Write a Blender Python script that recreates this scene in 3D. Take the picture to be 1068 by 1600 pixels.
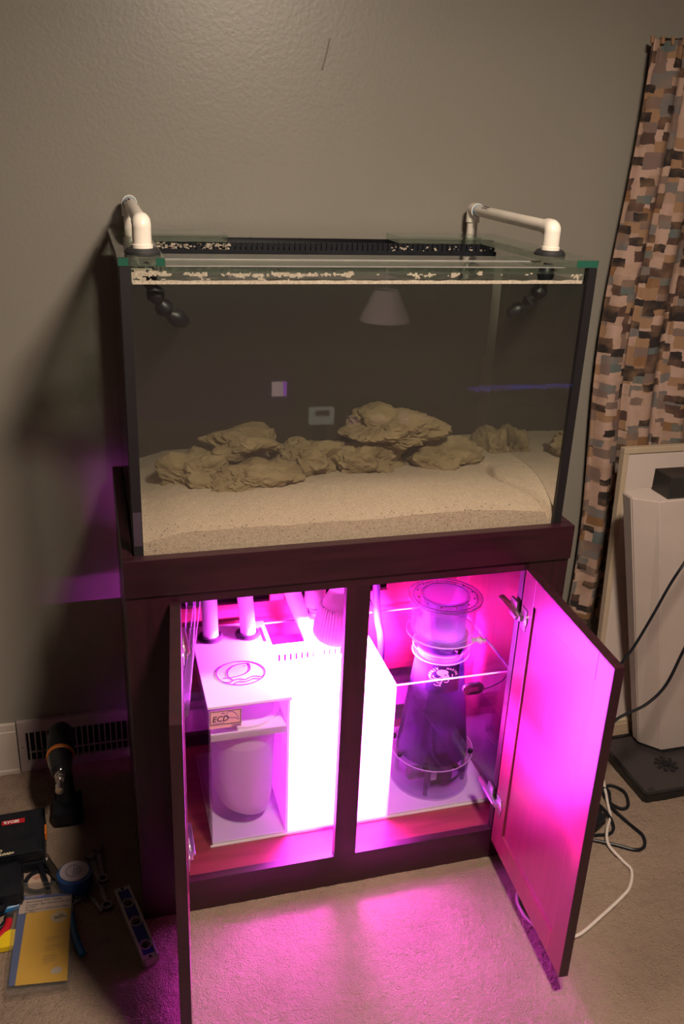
import bpy, bmesh, math, random
from mathutils import Vector, Matrix, noise
PI = math.pi
R = random.Random(7)
for o in list(bpy.data.objects): bpy.data.objects.remove(o, do_unlink=True)
S = bpy.context.scene
C = S.collection

# ------------------------------------------------------------------ camera
cd = bpy.data.cameras.new('camera'); cam = bpy.data.objects.new('camera', cd); C.objects.link(cam)
rr = Vector((0.96342446, -0.26511846, 0.03905776)); uu = Vector((0.06371293, 0.36818017, 0.92756888)); ff = Vector((0.26029593, 0.89115406, -0.37160525))
M = Matrix((rr, uu, -ff)).transposed().to_4x4(); M.translation = Vector((-0.05560542, -1.57663626, 1.66535794))
cam.matrix_world = M
cd.sensor_width = 36; cd.lens = 36*1380.842/1600; cd.shift_x = (534-529.077)/1600; cd.shift_y = -(800-773.974)/1600
cd.clip_start = .02
S.camera = cam

# ------------------------------------------------------------------ world, light, exposure
w = bpy.data.worlds.new('world'); S.world = w; w.use_nodes = True
w.node_tree.nodes['Background'].inputs[0].default_value = (.9, .75, .8, 1)
w.node_tree.nodes['Background'].inputs[1].default_value = .02
S.view_settings.view_transform = 'Standard'; S.view_settings.look = 'None'
S.view_settings.exposure = 0; S.view_settings.gamma = 1; S.view_settings.use_curve_mapping = False
S.cycles.transparent_max_bounces = 48
CEIL_W = 68          # ceiling lamp, watts
BULB_E = 15000         # grow bulb face emission
GROW = (.92, .062, 1.0)
ld = bpy.data.lights.new('ceiling_glow', 'AREA'); ld.shape = 'DISK'; ld.size = .26; ld.energy = CEIL_W; ld.color = (1.0, .82, .64)
lo = bpy.data.objects.new('ceiling_glow', ld); C.objects.link(lo); lo.location = (.55, -1.12, 2.385)

# ------------------------------------------------------------------ materials
def lin(r, g, b):
    f = lambda c: (c/255/12.92) if c/255 <= .04045 else ((c/255+.055)/1.055)**2.4
    return (f(r), f(g), f(b), 1)
def c4(c): return tuple(c) if len(c) == 4 else (c[0], c[1], c[2], 1)
def mat(name, col, rough=.5, metal=0, coat=0, **kw):
    m = bpy.data.materials.new(name); m.use_nodes = True; n = m.node_tree; b = n.nodes['Principled BSDF']
    b.inputs['Base Color'].default_value = c4(col); b.inputs['Roughness'].default_value = rough; b.inputs['Metallic'].default_value = metal
    b.inputs['Coat Weight'].default_value = coat
    for k, v in kw.items(): b.inputs[k].default_value = v
    return m
def N(m, t, **kw):
    n = m.node_tree.nodes.new(t)
    for k, v in kw.items(): setattr(n, k, v)
    return n
def L(m, a, b): m.node_tree.links.new(a, b)
def bsdf(m): return m.node_tree.nodes['Principled BSDF']
def noisy(m, col2, scale, lo_=.35, hi=.65, bump=0, bscale=None, stretch=None, detail=4, dist=0, coords='Object'):
    b = bsdf(m); tc = N(m, 'ShaderNodeTexCoord'); src = tc.outputs[coords]
    if stretch:
        mp = N(m, 'ShaderNodeMapping'); mp.inputs['Scale'].default_value = stretch; L(m, src, mp.inputs[0]); src = mp.outputs[0]
    nz = N(m, 'ShaderNodeTexNoise'); nz.inputs['Scale'].default_value = scale; nz.inputs['Detail'].default_value = detail; nz.inputs['Distortion'].default_value = dist
    L(m, src, nz.inputs['Vector'])
    cr = N(m, 'ShaderNodeValToRGB'); cr.color_ramp.elements[0].position = lo_; cr.color_ramp.elements[1].position = hi
    cr.color_ramp.elements[0].color = b.inputs['Base Color'].default_value; cr.color_ramp.elements[1].color = c4(col2)
    L(m, nz.outputs[0], cr.inputs[0]); L(m, cr.outputs[0], b.inputs['Base Color'])
    if bump:
        n2 = N(m, 'ShaderNodeTexNoise'); n2.inputs['Scale'].default_value = bscale or scale; n2.inputs['Detail'].default_value = 3; L(m, src, n2.inputs['Vector'])
        bp = N(m, 'ShaderNodeBump'); bp.inputs['Strength'].default_value = 1; bp.inputs['Distance'].default_value = bump
        L(m, n2.outputs[0], bp.inputs['Height']); L(m, bp.outputs[0], b.inputs['Normal'])
    return m
def clear(name, tint=(1, 1, 1), ior=1.5, rough=.0, k=1.0, haze=0, hazecol=(1, 1, 1)):
    """glass or acrylic: transparent body with fresnel reflection, the same index seen from either face"""
    m = bpy.data.materials.new(name); m.use_nodes = True; t = m.node_tree; t.nodes.clear()
    out = N(m, 'ShaderNodeOutputMaterial'); tr = N(m, 'ShaderNodeBsdfTransparent'); tr.inputs[0].default_value = c4(tint)
    gl = N(m, 'ShaderNodeBsdfGlossy'); gl.inputs['Roughness'].default_value = rough; gl.inputs[0].default_value = (k, k, k, 1)
    ge = N(m, 'ShaderNodeNewGeometry'); mx = N(m, 'ShaderNodeMix'); mx.inputs[2].default_value = ior; mx.inputs[3].default_value = 1/ior
    L(m, ge.outputs['Backfacing'], mx.inputs[0])
    fr = N(m, 'ShaderNodeFresnel'); L(m, mx.outputs[0], fr.inputs['IOR'])
    mix = N(m, 'ShaderNodeMixShader'); L(m, fr.outputs[0], mix.inputs[0]); L(m, tr.outputs[0], mix.inputs[1]); L(m, gl.outputs[0], mix.inputs[2])
    last = mix
    if haze:
        df = N(m, 'ShaderNodeBsdfDiffuse'); df.inputs[0].default_value = c4(hazecol); m2 = N(m, 'ShaderNodeMixShader'); m2.inputs[0].default_value = haze
        tl = N(m, 'ShaderNodeBsdfTranslucent'); tl.inputs[0].default_value = c4(hazecol); ad = N(m, 'ShaderNodeMixShader'); ad.inputs[0].default_value = .5
        L(m, df.outputs[0], ad.inputs[1]); L(m, tl.outputs[0], ad.inputs[2])
        L(m, mix.outputs[0], m2.inputs[1]); L(m, ad.outputs[0], m2.inputs[2]); last = m2
    L(m, last.outputs[0], out.inputs[0]); return m
def milky(name, col, trans=.35, rough=.3):
    """white acrylic or felt that lets some light through"""
    m = bpy.data.materials.new(name); m.use_nodes = True; m.node_tree.nodes.clear()
    out = N(m, 'ShaderNodeOutputMaterial'); d = N(m, 'ShaderNodeBsdfDiffuse'); d.inputs[0].default_value = c4(col)
    t = N(m, 'ShaderNodeBsdfTranslucent'); t.inputs[0].default_value = c4(col); a = N(m, 'ShaderNodeMixShader'); a.inputs[0].default_value = trans
    g = N(m, 'ShaderNodeBsdfGlossy'); g.inputs['Roughness'].default_value = rough; b = N(m, 'ShaderNodeMixShader'); b.inputs[0].default_value = .05
    L(m, d.outputs[0], a.inputs[1]); L(m, t.outputs[0], a.inputs[2]); L(m, a.outputs[0], b.inputs[1]); L(m, g.outputs[0], b.inputs[2]); L(m, b.outputs[0], out.inputs[0]); return m

wall_m = noisy(mat('wall_paint', (.245, .228, .198), .38), (.258, .240, .208), 2, bump=.0004, bscale=110, detail=3)
ceil_m = noisy(mat('ceiling_paint', (.40, .38, .36), .9), (.44, .42, .39), 30)
dwall_m = noisy(mat('low_bounce_wall_paint', (.085, .072, .080), .6), (.095, .080, .088), 2)  # unseen walls kept dark to cut bounce light in the shadows
carpet_m = noisy(mat('carpet', (.215, .155, .120), 1.0), (.33, .245, .19), 3.0, .3, .7, bump=.006, bscale=260, detail=10)
bsdf(carpet_m).inputs['Specular IOR Level'].default_value = .05
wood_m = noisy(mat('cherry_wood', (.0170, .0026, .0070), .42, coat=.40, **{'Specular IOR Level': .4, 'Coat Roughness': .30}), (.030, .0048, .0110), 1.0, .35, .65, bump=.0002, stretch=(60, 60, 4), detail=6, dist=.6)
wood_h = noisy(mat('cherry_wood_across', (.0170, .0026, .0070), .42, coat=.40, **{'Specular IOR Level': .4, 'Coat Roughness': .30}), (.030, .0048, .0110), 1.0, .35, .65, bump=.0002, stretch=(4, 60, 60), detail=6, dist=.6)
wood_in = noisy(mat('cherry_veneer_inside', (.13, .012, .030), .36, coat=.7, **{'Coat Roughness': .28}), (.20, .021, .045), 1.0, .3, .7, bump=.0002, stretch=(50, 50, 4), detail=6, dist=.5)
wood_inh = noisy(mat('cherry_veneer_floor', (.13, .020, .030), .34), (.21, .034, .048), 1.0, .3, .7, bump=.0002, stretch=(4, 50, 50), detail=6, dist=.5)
trimw_m = noisy(mat('white_trim_paint', (.50, .43, .39), .45), (.56, .48, .43), 8)
vent_m = noisy(mat('register_enamel', (.40, .33, .33), .4), (.48, .40, .39), 12)
black_m = noisy(mat('black_plastic', (.005, .006, .010), .42, **{'Specular IOR Level': .3}), (.009, .010, .015), 40)
blackg_m = noisy(mat('black_gloss_plastic', (.008, .008, .010), .15), (.012, .012, .014), 40)
rubber_m = noisy(mat('black_rubber', (.012, .011, .013), .6), (.02, .02, .022), 60)
pvc_m = noisy(mat('white_pvc', (.74, .68, .60), .32), (.80, .74, .66), 25)
hose_m = noisy(mat('white_hose', (.78, .72, .76), .4), (.84, .80, .82), 25)
glass_m = clear('aquarium_glass', (.97, .98, .97)); edge_m = clear('glass_brace', (.84, .90, .86), haze=.07, hazecol=(.30, .32, .27))
edge_g = mat('green_glass_edge', (.018, .085, .058), .1, coat=.5)
acr_m = clear('clear_acrylic', (.97, .96, .98), 1.49)
acrp_m = clear('skimmer_acrylic', (.92, .88, .96), 1.49, .03, haze=.05)
rim_m = milky('rim_glint_acrylic', (.85, .80, .88), .5); neck_m = clear('cloudy_acrylic', (.85, .80, .92), 1.49, .08, haze=.30, hazecol=(.85, .80, .9))
smoke_m = clear('smoked_acrylic', (.34, .26, .44), 1.49, .05, haze=.16, hazecol=(.30, .20, .42))
white_m = milky('white_acrylic', (.86, .84, .86), .16); lid_m = milky('white_lid_acrylic', (.86, .84, .86), .22)
felt_m = milky('felt', (.82, .78, .80), .4, .9)
sil_m = mat('black_silicone', (.008, .007, .009), .5)
back_m = mat('black_back_pane', (.006, .006, .008), .2)
steel_m = noisy(mat('steel', (.55, .52, .50), .28, 1), (.65, .62, .60), 60)
dark_steel = noisy(mat('dull_steel', (.18, .16, .16), .35, 1), (.25, .22, .21), 60)
nickel_m = noisy(mat('nickel_hinge', (.60, .56, .62), .3, 1), (.7, .66, .72), 60)
sand_m = noisy(mat('aragonite_sand', (.38, .285, .215), .95), (.55, .42, .325), 330, .3, .7, bump=.0012, bscale=520, detail=2)
rock_m = noisy(mat('reef_rock', (.21, .145, .075), .95), (.36, .26, .145), 16, .3, .7, bump=.006, bscale=45, detail=6)
crust_m = noisy(mat('dried_sand_crust', (.36, .30, .235), .95), (.52, .45, .37), 220, bump=.001, bscale=300)
red_m = mat('red_plastic', (.45, .01, .02), .4); orange_m = mat('orange_plastic', (.55, .14, .015), .4); yellow_m = mat('yellow_plastic', (.72, .50, .01), .4)
blue_m = noisy(mat('blue_plastic', (.012, .06, .22), .35), (.015, .075, .26), 60); teal_m = mat('blue_grip', (.01, .12, .30), .35)
lblue_m = mat('level_blue', (.012, .018, .20), .3); grey_m = noisy(mat('grey_alloy', (.38, .33, .34), .45, .3), (.45, .40, .40), 50)
ink_m = mat('dark_ink', (.03, .02, .05), .6); purple_ink = mat('violet_ink', (.14, .03, .42), .5); white_ink = mat('white_ink', (.75, .72, .70), .6)
pink_ink = mat('pale_pink_ink', (.80, .45, .62), .6); label_m = mat('black_label', (.012, .006, .03), .4)
card_y = mat('yellow_card', (.62, .36, .015), .55); card_b = mat('blue_card', (.05, .09, .26), .5); card_w = mat('white_card', (.50, .40, .34), .6)
bag_m = clear('clear_bag_film', (.93, .92, .92), 1.3, .12, haze=.05, hazecol=(.8, .75, .7))
bin_m = noisy(mat('white_bin_plastic', (.50, .42, .385), .5), (.54, .455, .42), 6)
panel_m = noisy(mat('white_panel_board', (.54, .455, .42), .5), (.58, .49, .45), 4); ptrim_m = noisy(mat('cream_panel_edge', (.42, .33, .24), .45), (.48, .38, .28), 10)
cordw_m = mat('white_cord_vinyl', (.62, .54, .50), .4); felt_w = None
pink_label = mat('pink_sticker', (.80, .42, .50), .5)
flap_m = mat('matt_white', (.6, .55, .5), .7)

def emit(name, col, s):
    m = bpy.data.materials.new(name); m.use_nodes = True; m.node_tree.nodes.clear(); o = N(m, 'ShaderNodeOutputMaterial'); e = N(m, 'ShaderNodeEmission')
    e.inputs[0].default_value = c4(col); e.inputs[1].default_value = s; L(m, e.outputs[0], o.inputs[0]); return m
bulb_m = emit('grow_light_lens', GROW, BULB_E)
lampglass_m = emit('lit_frosted_dome', (1, .80, .58), 1.2)

# curtain print: dabs of brown, black, tan, slate and blush in staggered rows
def curtain_mat():
    m = mat('curtain_print', (.4, .3, .25), .9); b = bsdf(m)
    tc = N(m, 'ShaderNodeTexCoord')
    nz = N(m, 'ShaderNodeTexNoise'); nz.inputs['Scale'].default_value = 34; nz.inputs['Detail'].default_value = 3; L(m, tc.outputs['UV'], nz.inputs['Vector'])
    def layer(w_, h_, off, cols, amp=.016):
        su = N(m, 'ShaderNodeVectorMath', operation='SUBTRACT'); L(m, nz.outputs['Color'], su.inputs[0]); su.inputs[1].default_value = (.5, .5, .5)
        sc = N(m, 'ShaderNodeVectorMath', operation='SCALE'); L(m, su.outputs[0], sc.inputs[0]); sc.inputs['Scale'].default_value = amp
        ad = N(m, 'ShaderNodeVectorMath', operation='ADD'); L(m, tc.outputs['UV'], ad.inputs[0]); L(m, sc.outputs[0], ad.inputs[1])
        sp = N(m, 'ShaderNodeSeparateXYZ'); L(m, ad.outputs[0], sp.inputs[0])
        mth = lambda op, a, bb: (lambda n: (L(m, a, n.inputs[0]), (L(m, bb, n.inputs[1]) if hasattr(bb, 'links') else setattr(n.inputs[1], 'default_value', bb)), n.outputs[0])[2])(N(m, 'ShaderNodeMath', operation=op))
        u0 = mth('DIVIDE', sp.outputs[0], w_); col = mth('FLOOR', mth('ADD', u0, off), 0.)
        wn = N(m, 'ShaderNodeTexWhiteNoise', noise_dimensions='1D'); L(m, mth('ADD', col, off*17.3), wn.inputs['W'])
        v0 = mth('ADD', mth('DIVIDE', sp.outputs[1], h_), mth('MULTIPLY', wn.outputs[0], 5.0)); row = mth('FLOOR', v0, 0.)
        cb = N(m, 'ShaderNodeCombineXYZ'); L(m, col, cb.inputs[0]); L(m, row, cb.inputs[1]); cb.inputs[2].default_value = off
        w2 = N(m, 'ShaderNodeTexWhiteNoise', noise_dimensions='3D'); L(m, cb.outputs[0], w2.inputs['Vector'])
        cr = N(m, 'ShaderNodeValToRGB'); cr.color_ramp.interpolation = 'CONSTANT'; e = cr.color_ramp.elements
        while len(e) > 1: e.remove(e[-1])
        e[0].position = 0; e[0].color = c4(cols[0][1])
        for p, c in cols[1:]: x = e.new(p); x.color = c4(c)
        L(m, w2.outputs[0], cr.inputs[0]); return cr, w2
    blush = (.42, .285, .23); tan = (.28, .165, .095); ochre = (.20, .10, .045); blk = (.022, .015, .015); brn = (.075, .04, .032); slate = (.15, .135, .13); teal = (.10, .12, .12); taupe = (.17, .115, .10)
    a, _ = layer(.038, .027, 0.0, [(0, blush), (.30, tan), (.48, (.35, .235, .18)), (.62, ochre), (.70, slate), (.80, brn), (.90, taupe)])
    c, wv = layer(.034, .021, .37, [(0, blk), (.30, brn), (.45, slate), (.58, taupe), (.72, blk), (.85, teal), (.93, blush)])
    gt = N(m, 'ShaderNodeMath', operation='GREATER_THAN'); 
    sep = N(m, 'ShaderNodeSeparateColor'); L(m, wv.outputs['Color'], sep.inputs[0]); L(m, sep.outputs[1], gt.inputs[0]); gt.inputs[1].default_value = .60
    mx = N(m, 'ShaderNodeMix', data_type='RGBA'); L(m, gt.outputs[0], mx.inputs[0]); L(m, a.outputs[0], mx.inputs[6]); L(m, c.outputs[0], mx.inputs[7])
    n2 = N(m, 'ShaderNodeTexNoise'); n2.inputs['Scale'].default_value = 22; L(m, tc.outputs['UV'], n2.inputs['Vector'])
    m2 = N(m, 'ShaderNodeMix', data_type='RGBA'); L(m, mx.outputs[2], m2.inputs[6]); m2.inputs[7].default_value = c4(tan)
    rp = N(m, 'ShaderNodeMapRange'); L(m, n2.outputs[0], rp.inputs[0]); rp.inputs[1].default_value = .45; rp.inputs[2].default_value = .75; rp.inputs[4].default_value = .55; L(m, rp.outputs[0], m2.inputs[0])
    L(m, m2.outputs[2], b.inputs['Base Color']); return m
curtain_m = curtain_mat()

# murky tank water: fine suspended sand scatters the light
water_m = bpy.data.materials.new('murky_water'); water_m.use_nodes = True; water_m.node_tree.nodes.clear()
_o = N(water_m, 'ShaderNodeOutputMaterial'); _t = N(water_m, 'ShaderNodeBsdfTransparent'); L(water_m, _t.outputs[0], _o.inputs[0])
_s = N(water_m, 'ShaderNodeVolumeScatter'); _s.inputs['Color'].default_value = (.155, .125, .112, 1); _s.inputs['Density'].default_value = 7.5; _s.inputs['Anisotropy'].default_value = .2
_a = N(water_m, 'ShaderNodeVolumeAbsorption'); _a.inputs['Color'].default_value = (.45, .40, .25, 1); _a.inputs['Density'].default_value = 1.2
_ad = N(water_m, 'ShaderNodeAddShader'); L(water_m, _s.outputs[0], _ad.inputs[0]); L(water_m, _a.outputs[0], _ad.inputs[1]); L(water_m, _ad.outputs[0], _o.inputs['Volume'])
surf_m = clear('water_surface', (.97, .98, .97), 1.33, .03)
sumpw_m = clear('sump_water', (.93, .88, .97), 1.12, .02)

# ------------------------------------------------------------------ builders
def NB(): return bmesh.new()
def _m(bm, n0, mtx):
    bm.verts.ensure_lookup_table()
    for v in bm.verts[n0:]: v.co = mtx @ v.co
def box(bm, x0, x1, y0, y1, z0, z1, bev=0, rot=None):
    if bev or rot:
        t_ = bmesh.new(); box(t_, x0, x1, y0, y1, z0, z1)
        if bev: bmesh.ops.bevel(t_, geom=t_.edges[:], offset=min(bev, .45*min(x1-x0, y1-y0, z1-z0)), segments=2, affect='EDGES', profile=.6)
        if rot: bmesh.ops.transform(t_, matrix=rot, verts=t_.verts)
        return join(bm, t_)
    r = bmesh.ops.create_cube(bm, size=1)
    for v in r['verts']: v.co = Vector(((x0+x1)/2+v.co.x*(x1-x0), (y0+y1)/2+v.co.y*(y1-y0), (z0+z1)/2+v.co.z*(z1-z0)))
    return bm
def lathe(bm, prof, seg=32, c=(0, 0, 0), axis=None, closed=False, cap=True):
    """prof: list of (radius, height); turned round z, then laid along axis"""
    q = Vector((0, 0, 1)).rotation_difference(Vector(axis)).to_matrix() if axis else Matrix.Identity(3)
    rings = []
    for r, h in prof:
        rings.append([bm.verts.new(Vector(c) + q @ Vector((r*math.cos(2*PI*i/seg), r*math.sin(2*PI*i/seg), h))) for i in range(seg)])
    rng = range(len(rings)) if closed else range(len(rings)-1)
    for k in rng:
        a, b = rings[k], rings[(k+1) % len(rings)]
        for i in range(seg): bm.faces.new((a[i], a[(i+1) % seg], b[(i+1) % seg], b[i]))
    if cap and not closed:
        bm.faces.new(list(reversed(rings[0]))); bm.faces.new(rings[-1])
    return bm
def pipe_shell(bm, r0, r1, z0, z1, c=(0, 0, 0), seg=40, taper=None):
    t = taper or (r0, r1)
    return lathe(bm, [(r0, z0), (r1, z0), (t[1], z1), (t[0], z1)], seg, c, closed=True)
def smooth_path(pts, n=6):
    P = [Vector(p) for p in pts]; out = []
    for i in range(len(P)-1):
        p0 = P[max(i-1, 0)]; p1 = P[i]; p2 = P[i+1]; p3 = P[min(i+2, len(P)-1)]
        for k in range(n):
            t = k/n
            out.append(.5*((2*p1)+(-p0+p2)*t+(2*p0-5*p1+4*p2-p3)*t*t+(-p0+3*p1-3*p2+p3)*t**3))
    out.append(P[-1]); return out
def tube(bm, pts, r, seg=10, n=6, flat=1.0):
    P = smooth_path(pts, n) if n > 1 else [Vector(p) for p in pts]
    rad = r if callable(r) else (lambda t: r)
    rings = []; up = Vector((0, 0, 1)); prev = None
    for i, p in enumerate(P):
        t = (P[min(i+1, len(P)-1)]-P[max(i-1, 0)]).normalized()
        if prev is None: a = t.cross(up) if abs(t.z) < .95 else t.cross(Vector((1, 0, 0)))
        else: a = prev - t*prev.dot(t)
        a.normalize(); prev = a; b = t.cross(a)
        q = rad(i/(len(P)-1))
        rings.append([bm.verts.new(p+a*math.cos(2*PI*k/seg)*q+b*math.sin(2*PI*k/seg)*q*flat) for k in range(seg)])
    for k in range(len(rings)-1):
        for i in range(seg): bm.faces.new((rings[k][i], rings[k][(i+1) % seg], rings[k+1][(i+1) % seg], rings[k+1][i]))
    bm.faces.new(list(reversed(rings[0]))); bm.faces.new(rings[-1]); return bm
def prism(bm, poly, z0, z1):
    a = [bm.verts.new((x, y, z0)) for x, y in poly]; b = [bm.verts.new((x, y, z1)) for x, y in poly]; n = len(poly)
    bm.faces.new(list(reversed(a))); bm.faces.new(b)
    for i in range(n): bm.faces.new((a[i], a[(i+1) % n], b[(i+1) % n], b[i]))
    return bm
def ring2(bm, outer, inner, z0, z1):
    n = len(outer); V = [[bm.verts.new((x, y, z)) for x, y in q] for q, z in ((outer, z0), (inner, z0), (inner, z1), (outer, z1))]
    for k in range(4):
        for i in range(n): bm.faces.new((V[k][i], V[k][(i+1) % n], V[(k+1) % 4][(i+1) % n], V[(k+1) % 4][i]))
    return bm
def circ(cx, cy, rx, ry=None, n=32, a0=0): ry = ry or rx; return [(cx+rx*math.cos(a0+2*PI*i/n), cy+ry*math.sin(a0+2*PI*i/n)) for i in range(n)]

WM = {}
def BASEW(o): return WM.get(o.name, Matrix.Identity(4))
def obj(name, bm, m, parent=None, world=True, smooth=False, label=None, cat=None, group=None, kind=None):
    bmesh.ops.recalc_face_normals(bm, faces=bm.faces)
    me = bpy.data.meshes.new(name); bm.to_mesh(me); bm.free(); me.materials.append(m)
    o = bpy.data.objects.new(name, me); C.objects.link(o)
    if smooth:
        for p in me.polygons: p.use_smooth = True
        try: me.set_sharp_from_angle(angle=math.radians(35))
        except Exception: pass
    if parent is not None:
        o.parent = parent
        if world:
            o.matrix_parent_inverse = BASEW(parent).inverted()
            WM[o.name] = Matrix.Identity(4)
        else: WM[o.name] = BASEW(parent).copy()
    else: WM[o.name] = Matrix.Identity(4)
    if label: o['label'] = label
    if cat: o['category'] = cat
    if group: o['group'] = group
    if kind: o['kind'] = kind
    return o
def thing(name, label, cat, loc=(0, 0, 0), rotz=0, group=None, rot=None):
    o = bpy.data.objects.new(name, None); C.objects.link(o); o.empty_display_size = .05
    e = rot or (0, 0, rotz); o.location = loc; o.rotation_euler = e
    from mathutils import Euler
    WM[o.name] = Matrix.Translation(loc) @ Euler(e).to_matrix().to_4x4()
    o['label'] = label; o['category'] = cat
    if group: o['group'] = group
    return o
def struct(name, bm, m, parent=None, **k): return obj(name, bm, m, parent, kind='structure' if parent is None else None, **k)
def again(o, parent, delta):
    """another copy of a part, sharing its mesh"""
    c = o.copy(); C.objects.link(c); c.parent = parent
    c.matrix_parent_inverse = o.matrix_parent_inverse.copy(); c.matrix_basis = delta @ o.matrix_basis; WM[c.name] = WM.get(o.name, Matrix.Identity(4)).copy(); return c
def text_bm(s, size, mtx, fn=None, bold=0, align='LEFT', shear=0):
    cu = bpy.data.curves.new('t', 'FONT'); cu.body = s; cu.size = size; cu.align_x = align; cu.offset = bold; cu.resolution_u = 2; cu.extrude = 0; cu.shear = shear
    o = bpy.data.objects.new('t', cu); C.objects.link(o)
    dg = bpy.context.evaluated_depsgraph_get(); me = bpy.data.meshes.new_from_object(o.evaluated_get(dg))
    bm = bmesh.new(); bm.from_mesh(me); bpy.data.objects.remove(o); bpy.data.meshes.remove(me); bpy.data.curves.remove(cu)
    for v in bm.verts: v.co = (mtx @ v.co) if fn is None else fn(v.co)
    return bm
def join(a, b):
    me = bpy.data.meshes.new('tmp'); b.to_mesh(me); b.free(); a.from_mesh(me); bpy.data.meshes.remove(me); return a
def strokes(bm, pts, wd, z0, z1, n=4, fn=None, closed=False):
    """a drawn line with real width on a flat face"""
    P = [Vector((p[0], p[1], 0)) for p in pts]
    if n > 1: P = smooth_path([(p.x, p.y, 0) for p in P], n)
    prev = None
    for i, p in enumerate(P):
        t = (P[min(i+1, len(P)-1)]-P[max(i-1, 0)]).normalized(); s = Vector((-t.y, t.x, 0))*wd/2
        cs = [p-s, p+s]; q = [bm.verts.new((c.x, c.y, z)) for c in cs for z in (z0, z1)]
        if prev:
            for a, b, c, d in ((0, 1, 3, 2),):
                bm.faces.new((prev[1], q[1], q[3], prev[3])); bm.faces.new((prev[0], prev[2], q[2], q[0]))
                bm.faces.new((prev[0], q[0], q[1], prev[1])); bm.faces.new((prev[2], prev[3], q[3], q[2]))
        prev = q
    return bm

# ------------------------------------------------------------------ the room
X0, X1, Y0, Y1, ZC = -2.4, 3.0, -3.8, .585, 2.60
struct('floor', box(NB(), X0-.1, X1+.1, Y0-.1, Y1+.1, -.06, -.004), carpet_m)
struct('ceiling', box(NB(), X0-.1, X1+.1, Y0-.1, Y1+.1, ZC, ZC+.06), ceil_m)
struct('wall_back', box(NB(), X0-.1, X1+.1, Y1, Y1+.08, -.06, ZC), wall_m)
struct('wall_front', box(NB(), X0-.1, X1+.1, Y0-.08, Y0, -.06, ZC), dwall_m)
struct('wall_left', box(NB(), X0-.08, X0, Y0, Y1, -.06, ZC), dwall_m)
struct('wall_right', box(NB(), X1, X1+.08, Y0, Y1, -.06, ZC), dwall_m)
for nm, a, b in (('baseboard_left', X0, -.318), ('baseboard_right', -.008, X1)):
    bm = box(NB(), a, b, Y1-.014, Y1, -.004, .135, .002); box(bm, a, b, Y1-.010, Y1, .135, .158, .004); box(bm, a, b, Y1-.019, Y1-.012, -.004, .012, .003)
    struct(nm, bm, trimw_m)

# carpet pile in front of the lens: real tufted relief
def carpet():
    import numpy as np
    x = np.arange(-.75, 1.95, .0042); y = np.arange(-.85, .583, .0042); nx, ny = len(x), len(y)
    rs = np.random.RandomState(3); h = rs.rand(ny, nx)*.0034
    k = np.zeros((ny, nx)); a = rs.rand(ny//5+3, nx//5+3)
    k = np.kron(a, np.ones((5, 5)))[:ny, :nx]; k = (k+np.roll(k, 2, 0)+np.roll(k, 2, 1)+np.roll(k, -2, 0))/4
    h = h+k*.003-.0045
    X, Y = np.meshgrid(x, y); X = X+(rs.rand(ny, nx)-.5)*.002; Y = Y+(rs.rand(ny, nx)-.5)*.002
    v = np.stack([X, Y, h], -1).reshape(-1, 3)
    i = np.arange(nx*ny).reshape(ny, nx); f = np.stack([i[:-1, :-1], i[:-1, 1:], i[1:, 1:], i[1:, :-1]], -1).reshape(-1, 4)
    me = bpy.data.meshes.new('carpet_pile'); me.vertices.add(len(v)); me.vertices.foreach_set('co', v.ravel())
    me.loops.add(f.size); me.loops.foreach_set('vertex_index', f.ravel()); me.polygons.add(len(f)); me.polygons.foreach_set('loop_start', np.arange(0, f.size, 4)); me.polygons.foreach_set('loop_total', np.full(len(f), 4))
    me.update(calc_edges=True); me.materials.append(carpet_m)
    for p in me.polygons: p.use_smooth = True
    o = bpy.data.objects.new('carpet_pile', me); C.objects.link(o); o['kind'] = 'stuff'; o['label'] = 'beige cut pile carpet covering the floor around the cabinet'; o['category'] = 'carpet'
carpet()

# wall marks (scratch and dimples in the paint)
bm = NB(); tube(bm, [(.509, .5848, 1.88), (.503, .5846, 1.85), (.494, .5848, 1.816)], .0022, 6)
struct('trim_1', bm, wall_m)

# floor register let into the baseboard line
t = thing('vent_register', 'white metal wall register with upright louvres behind the drill', 'vent', (-.163, .575, 0))
bm = NB(); V = [(-.315, -.011, -.002, .028), (-.315, -.011, .125, .160), (-.315, -.295, .028, .125), (-.020, -.011, .028, .125)]
for a, b, c, d in V: box(bm, a, b, .572, .585, c, d)
obj('frame', bm, vent_m, t)
obj('backing', box(NB(), -.297, -.018, .5825, .5848, .026, .127), black_m, t, label='black sheet standing in for the shade behind the louvres')  # black sheet painted as the shade inside the duct
n_f = 18; l0 = None
for i in range(n_f):
    x = -.288+i*.0155
    if l0 is None: l0 = obj('louvre', box(NB(), x, x+.0035, .5735, .583, .028, .125), vent_m, t)
    else: again(l0, t, Matrix.Translation((i*.0155, 0, 0)))
obj('screw', lathe(NB(), [(.004, 0), (.003, .002)], 12, (-.305, .572, .08), (0, -1, 0)), steel_m, t)
obj('damper_bar', box(NB(), -.29, -.02, .5815, .5835, .050, .056), vent_m, t)

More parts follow.
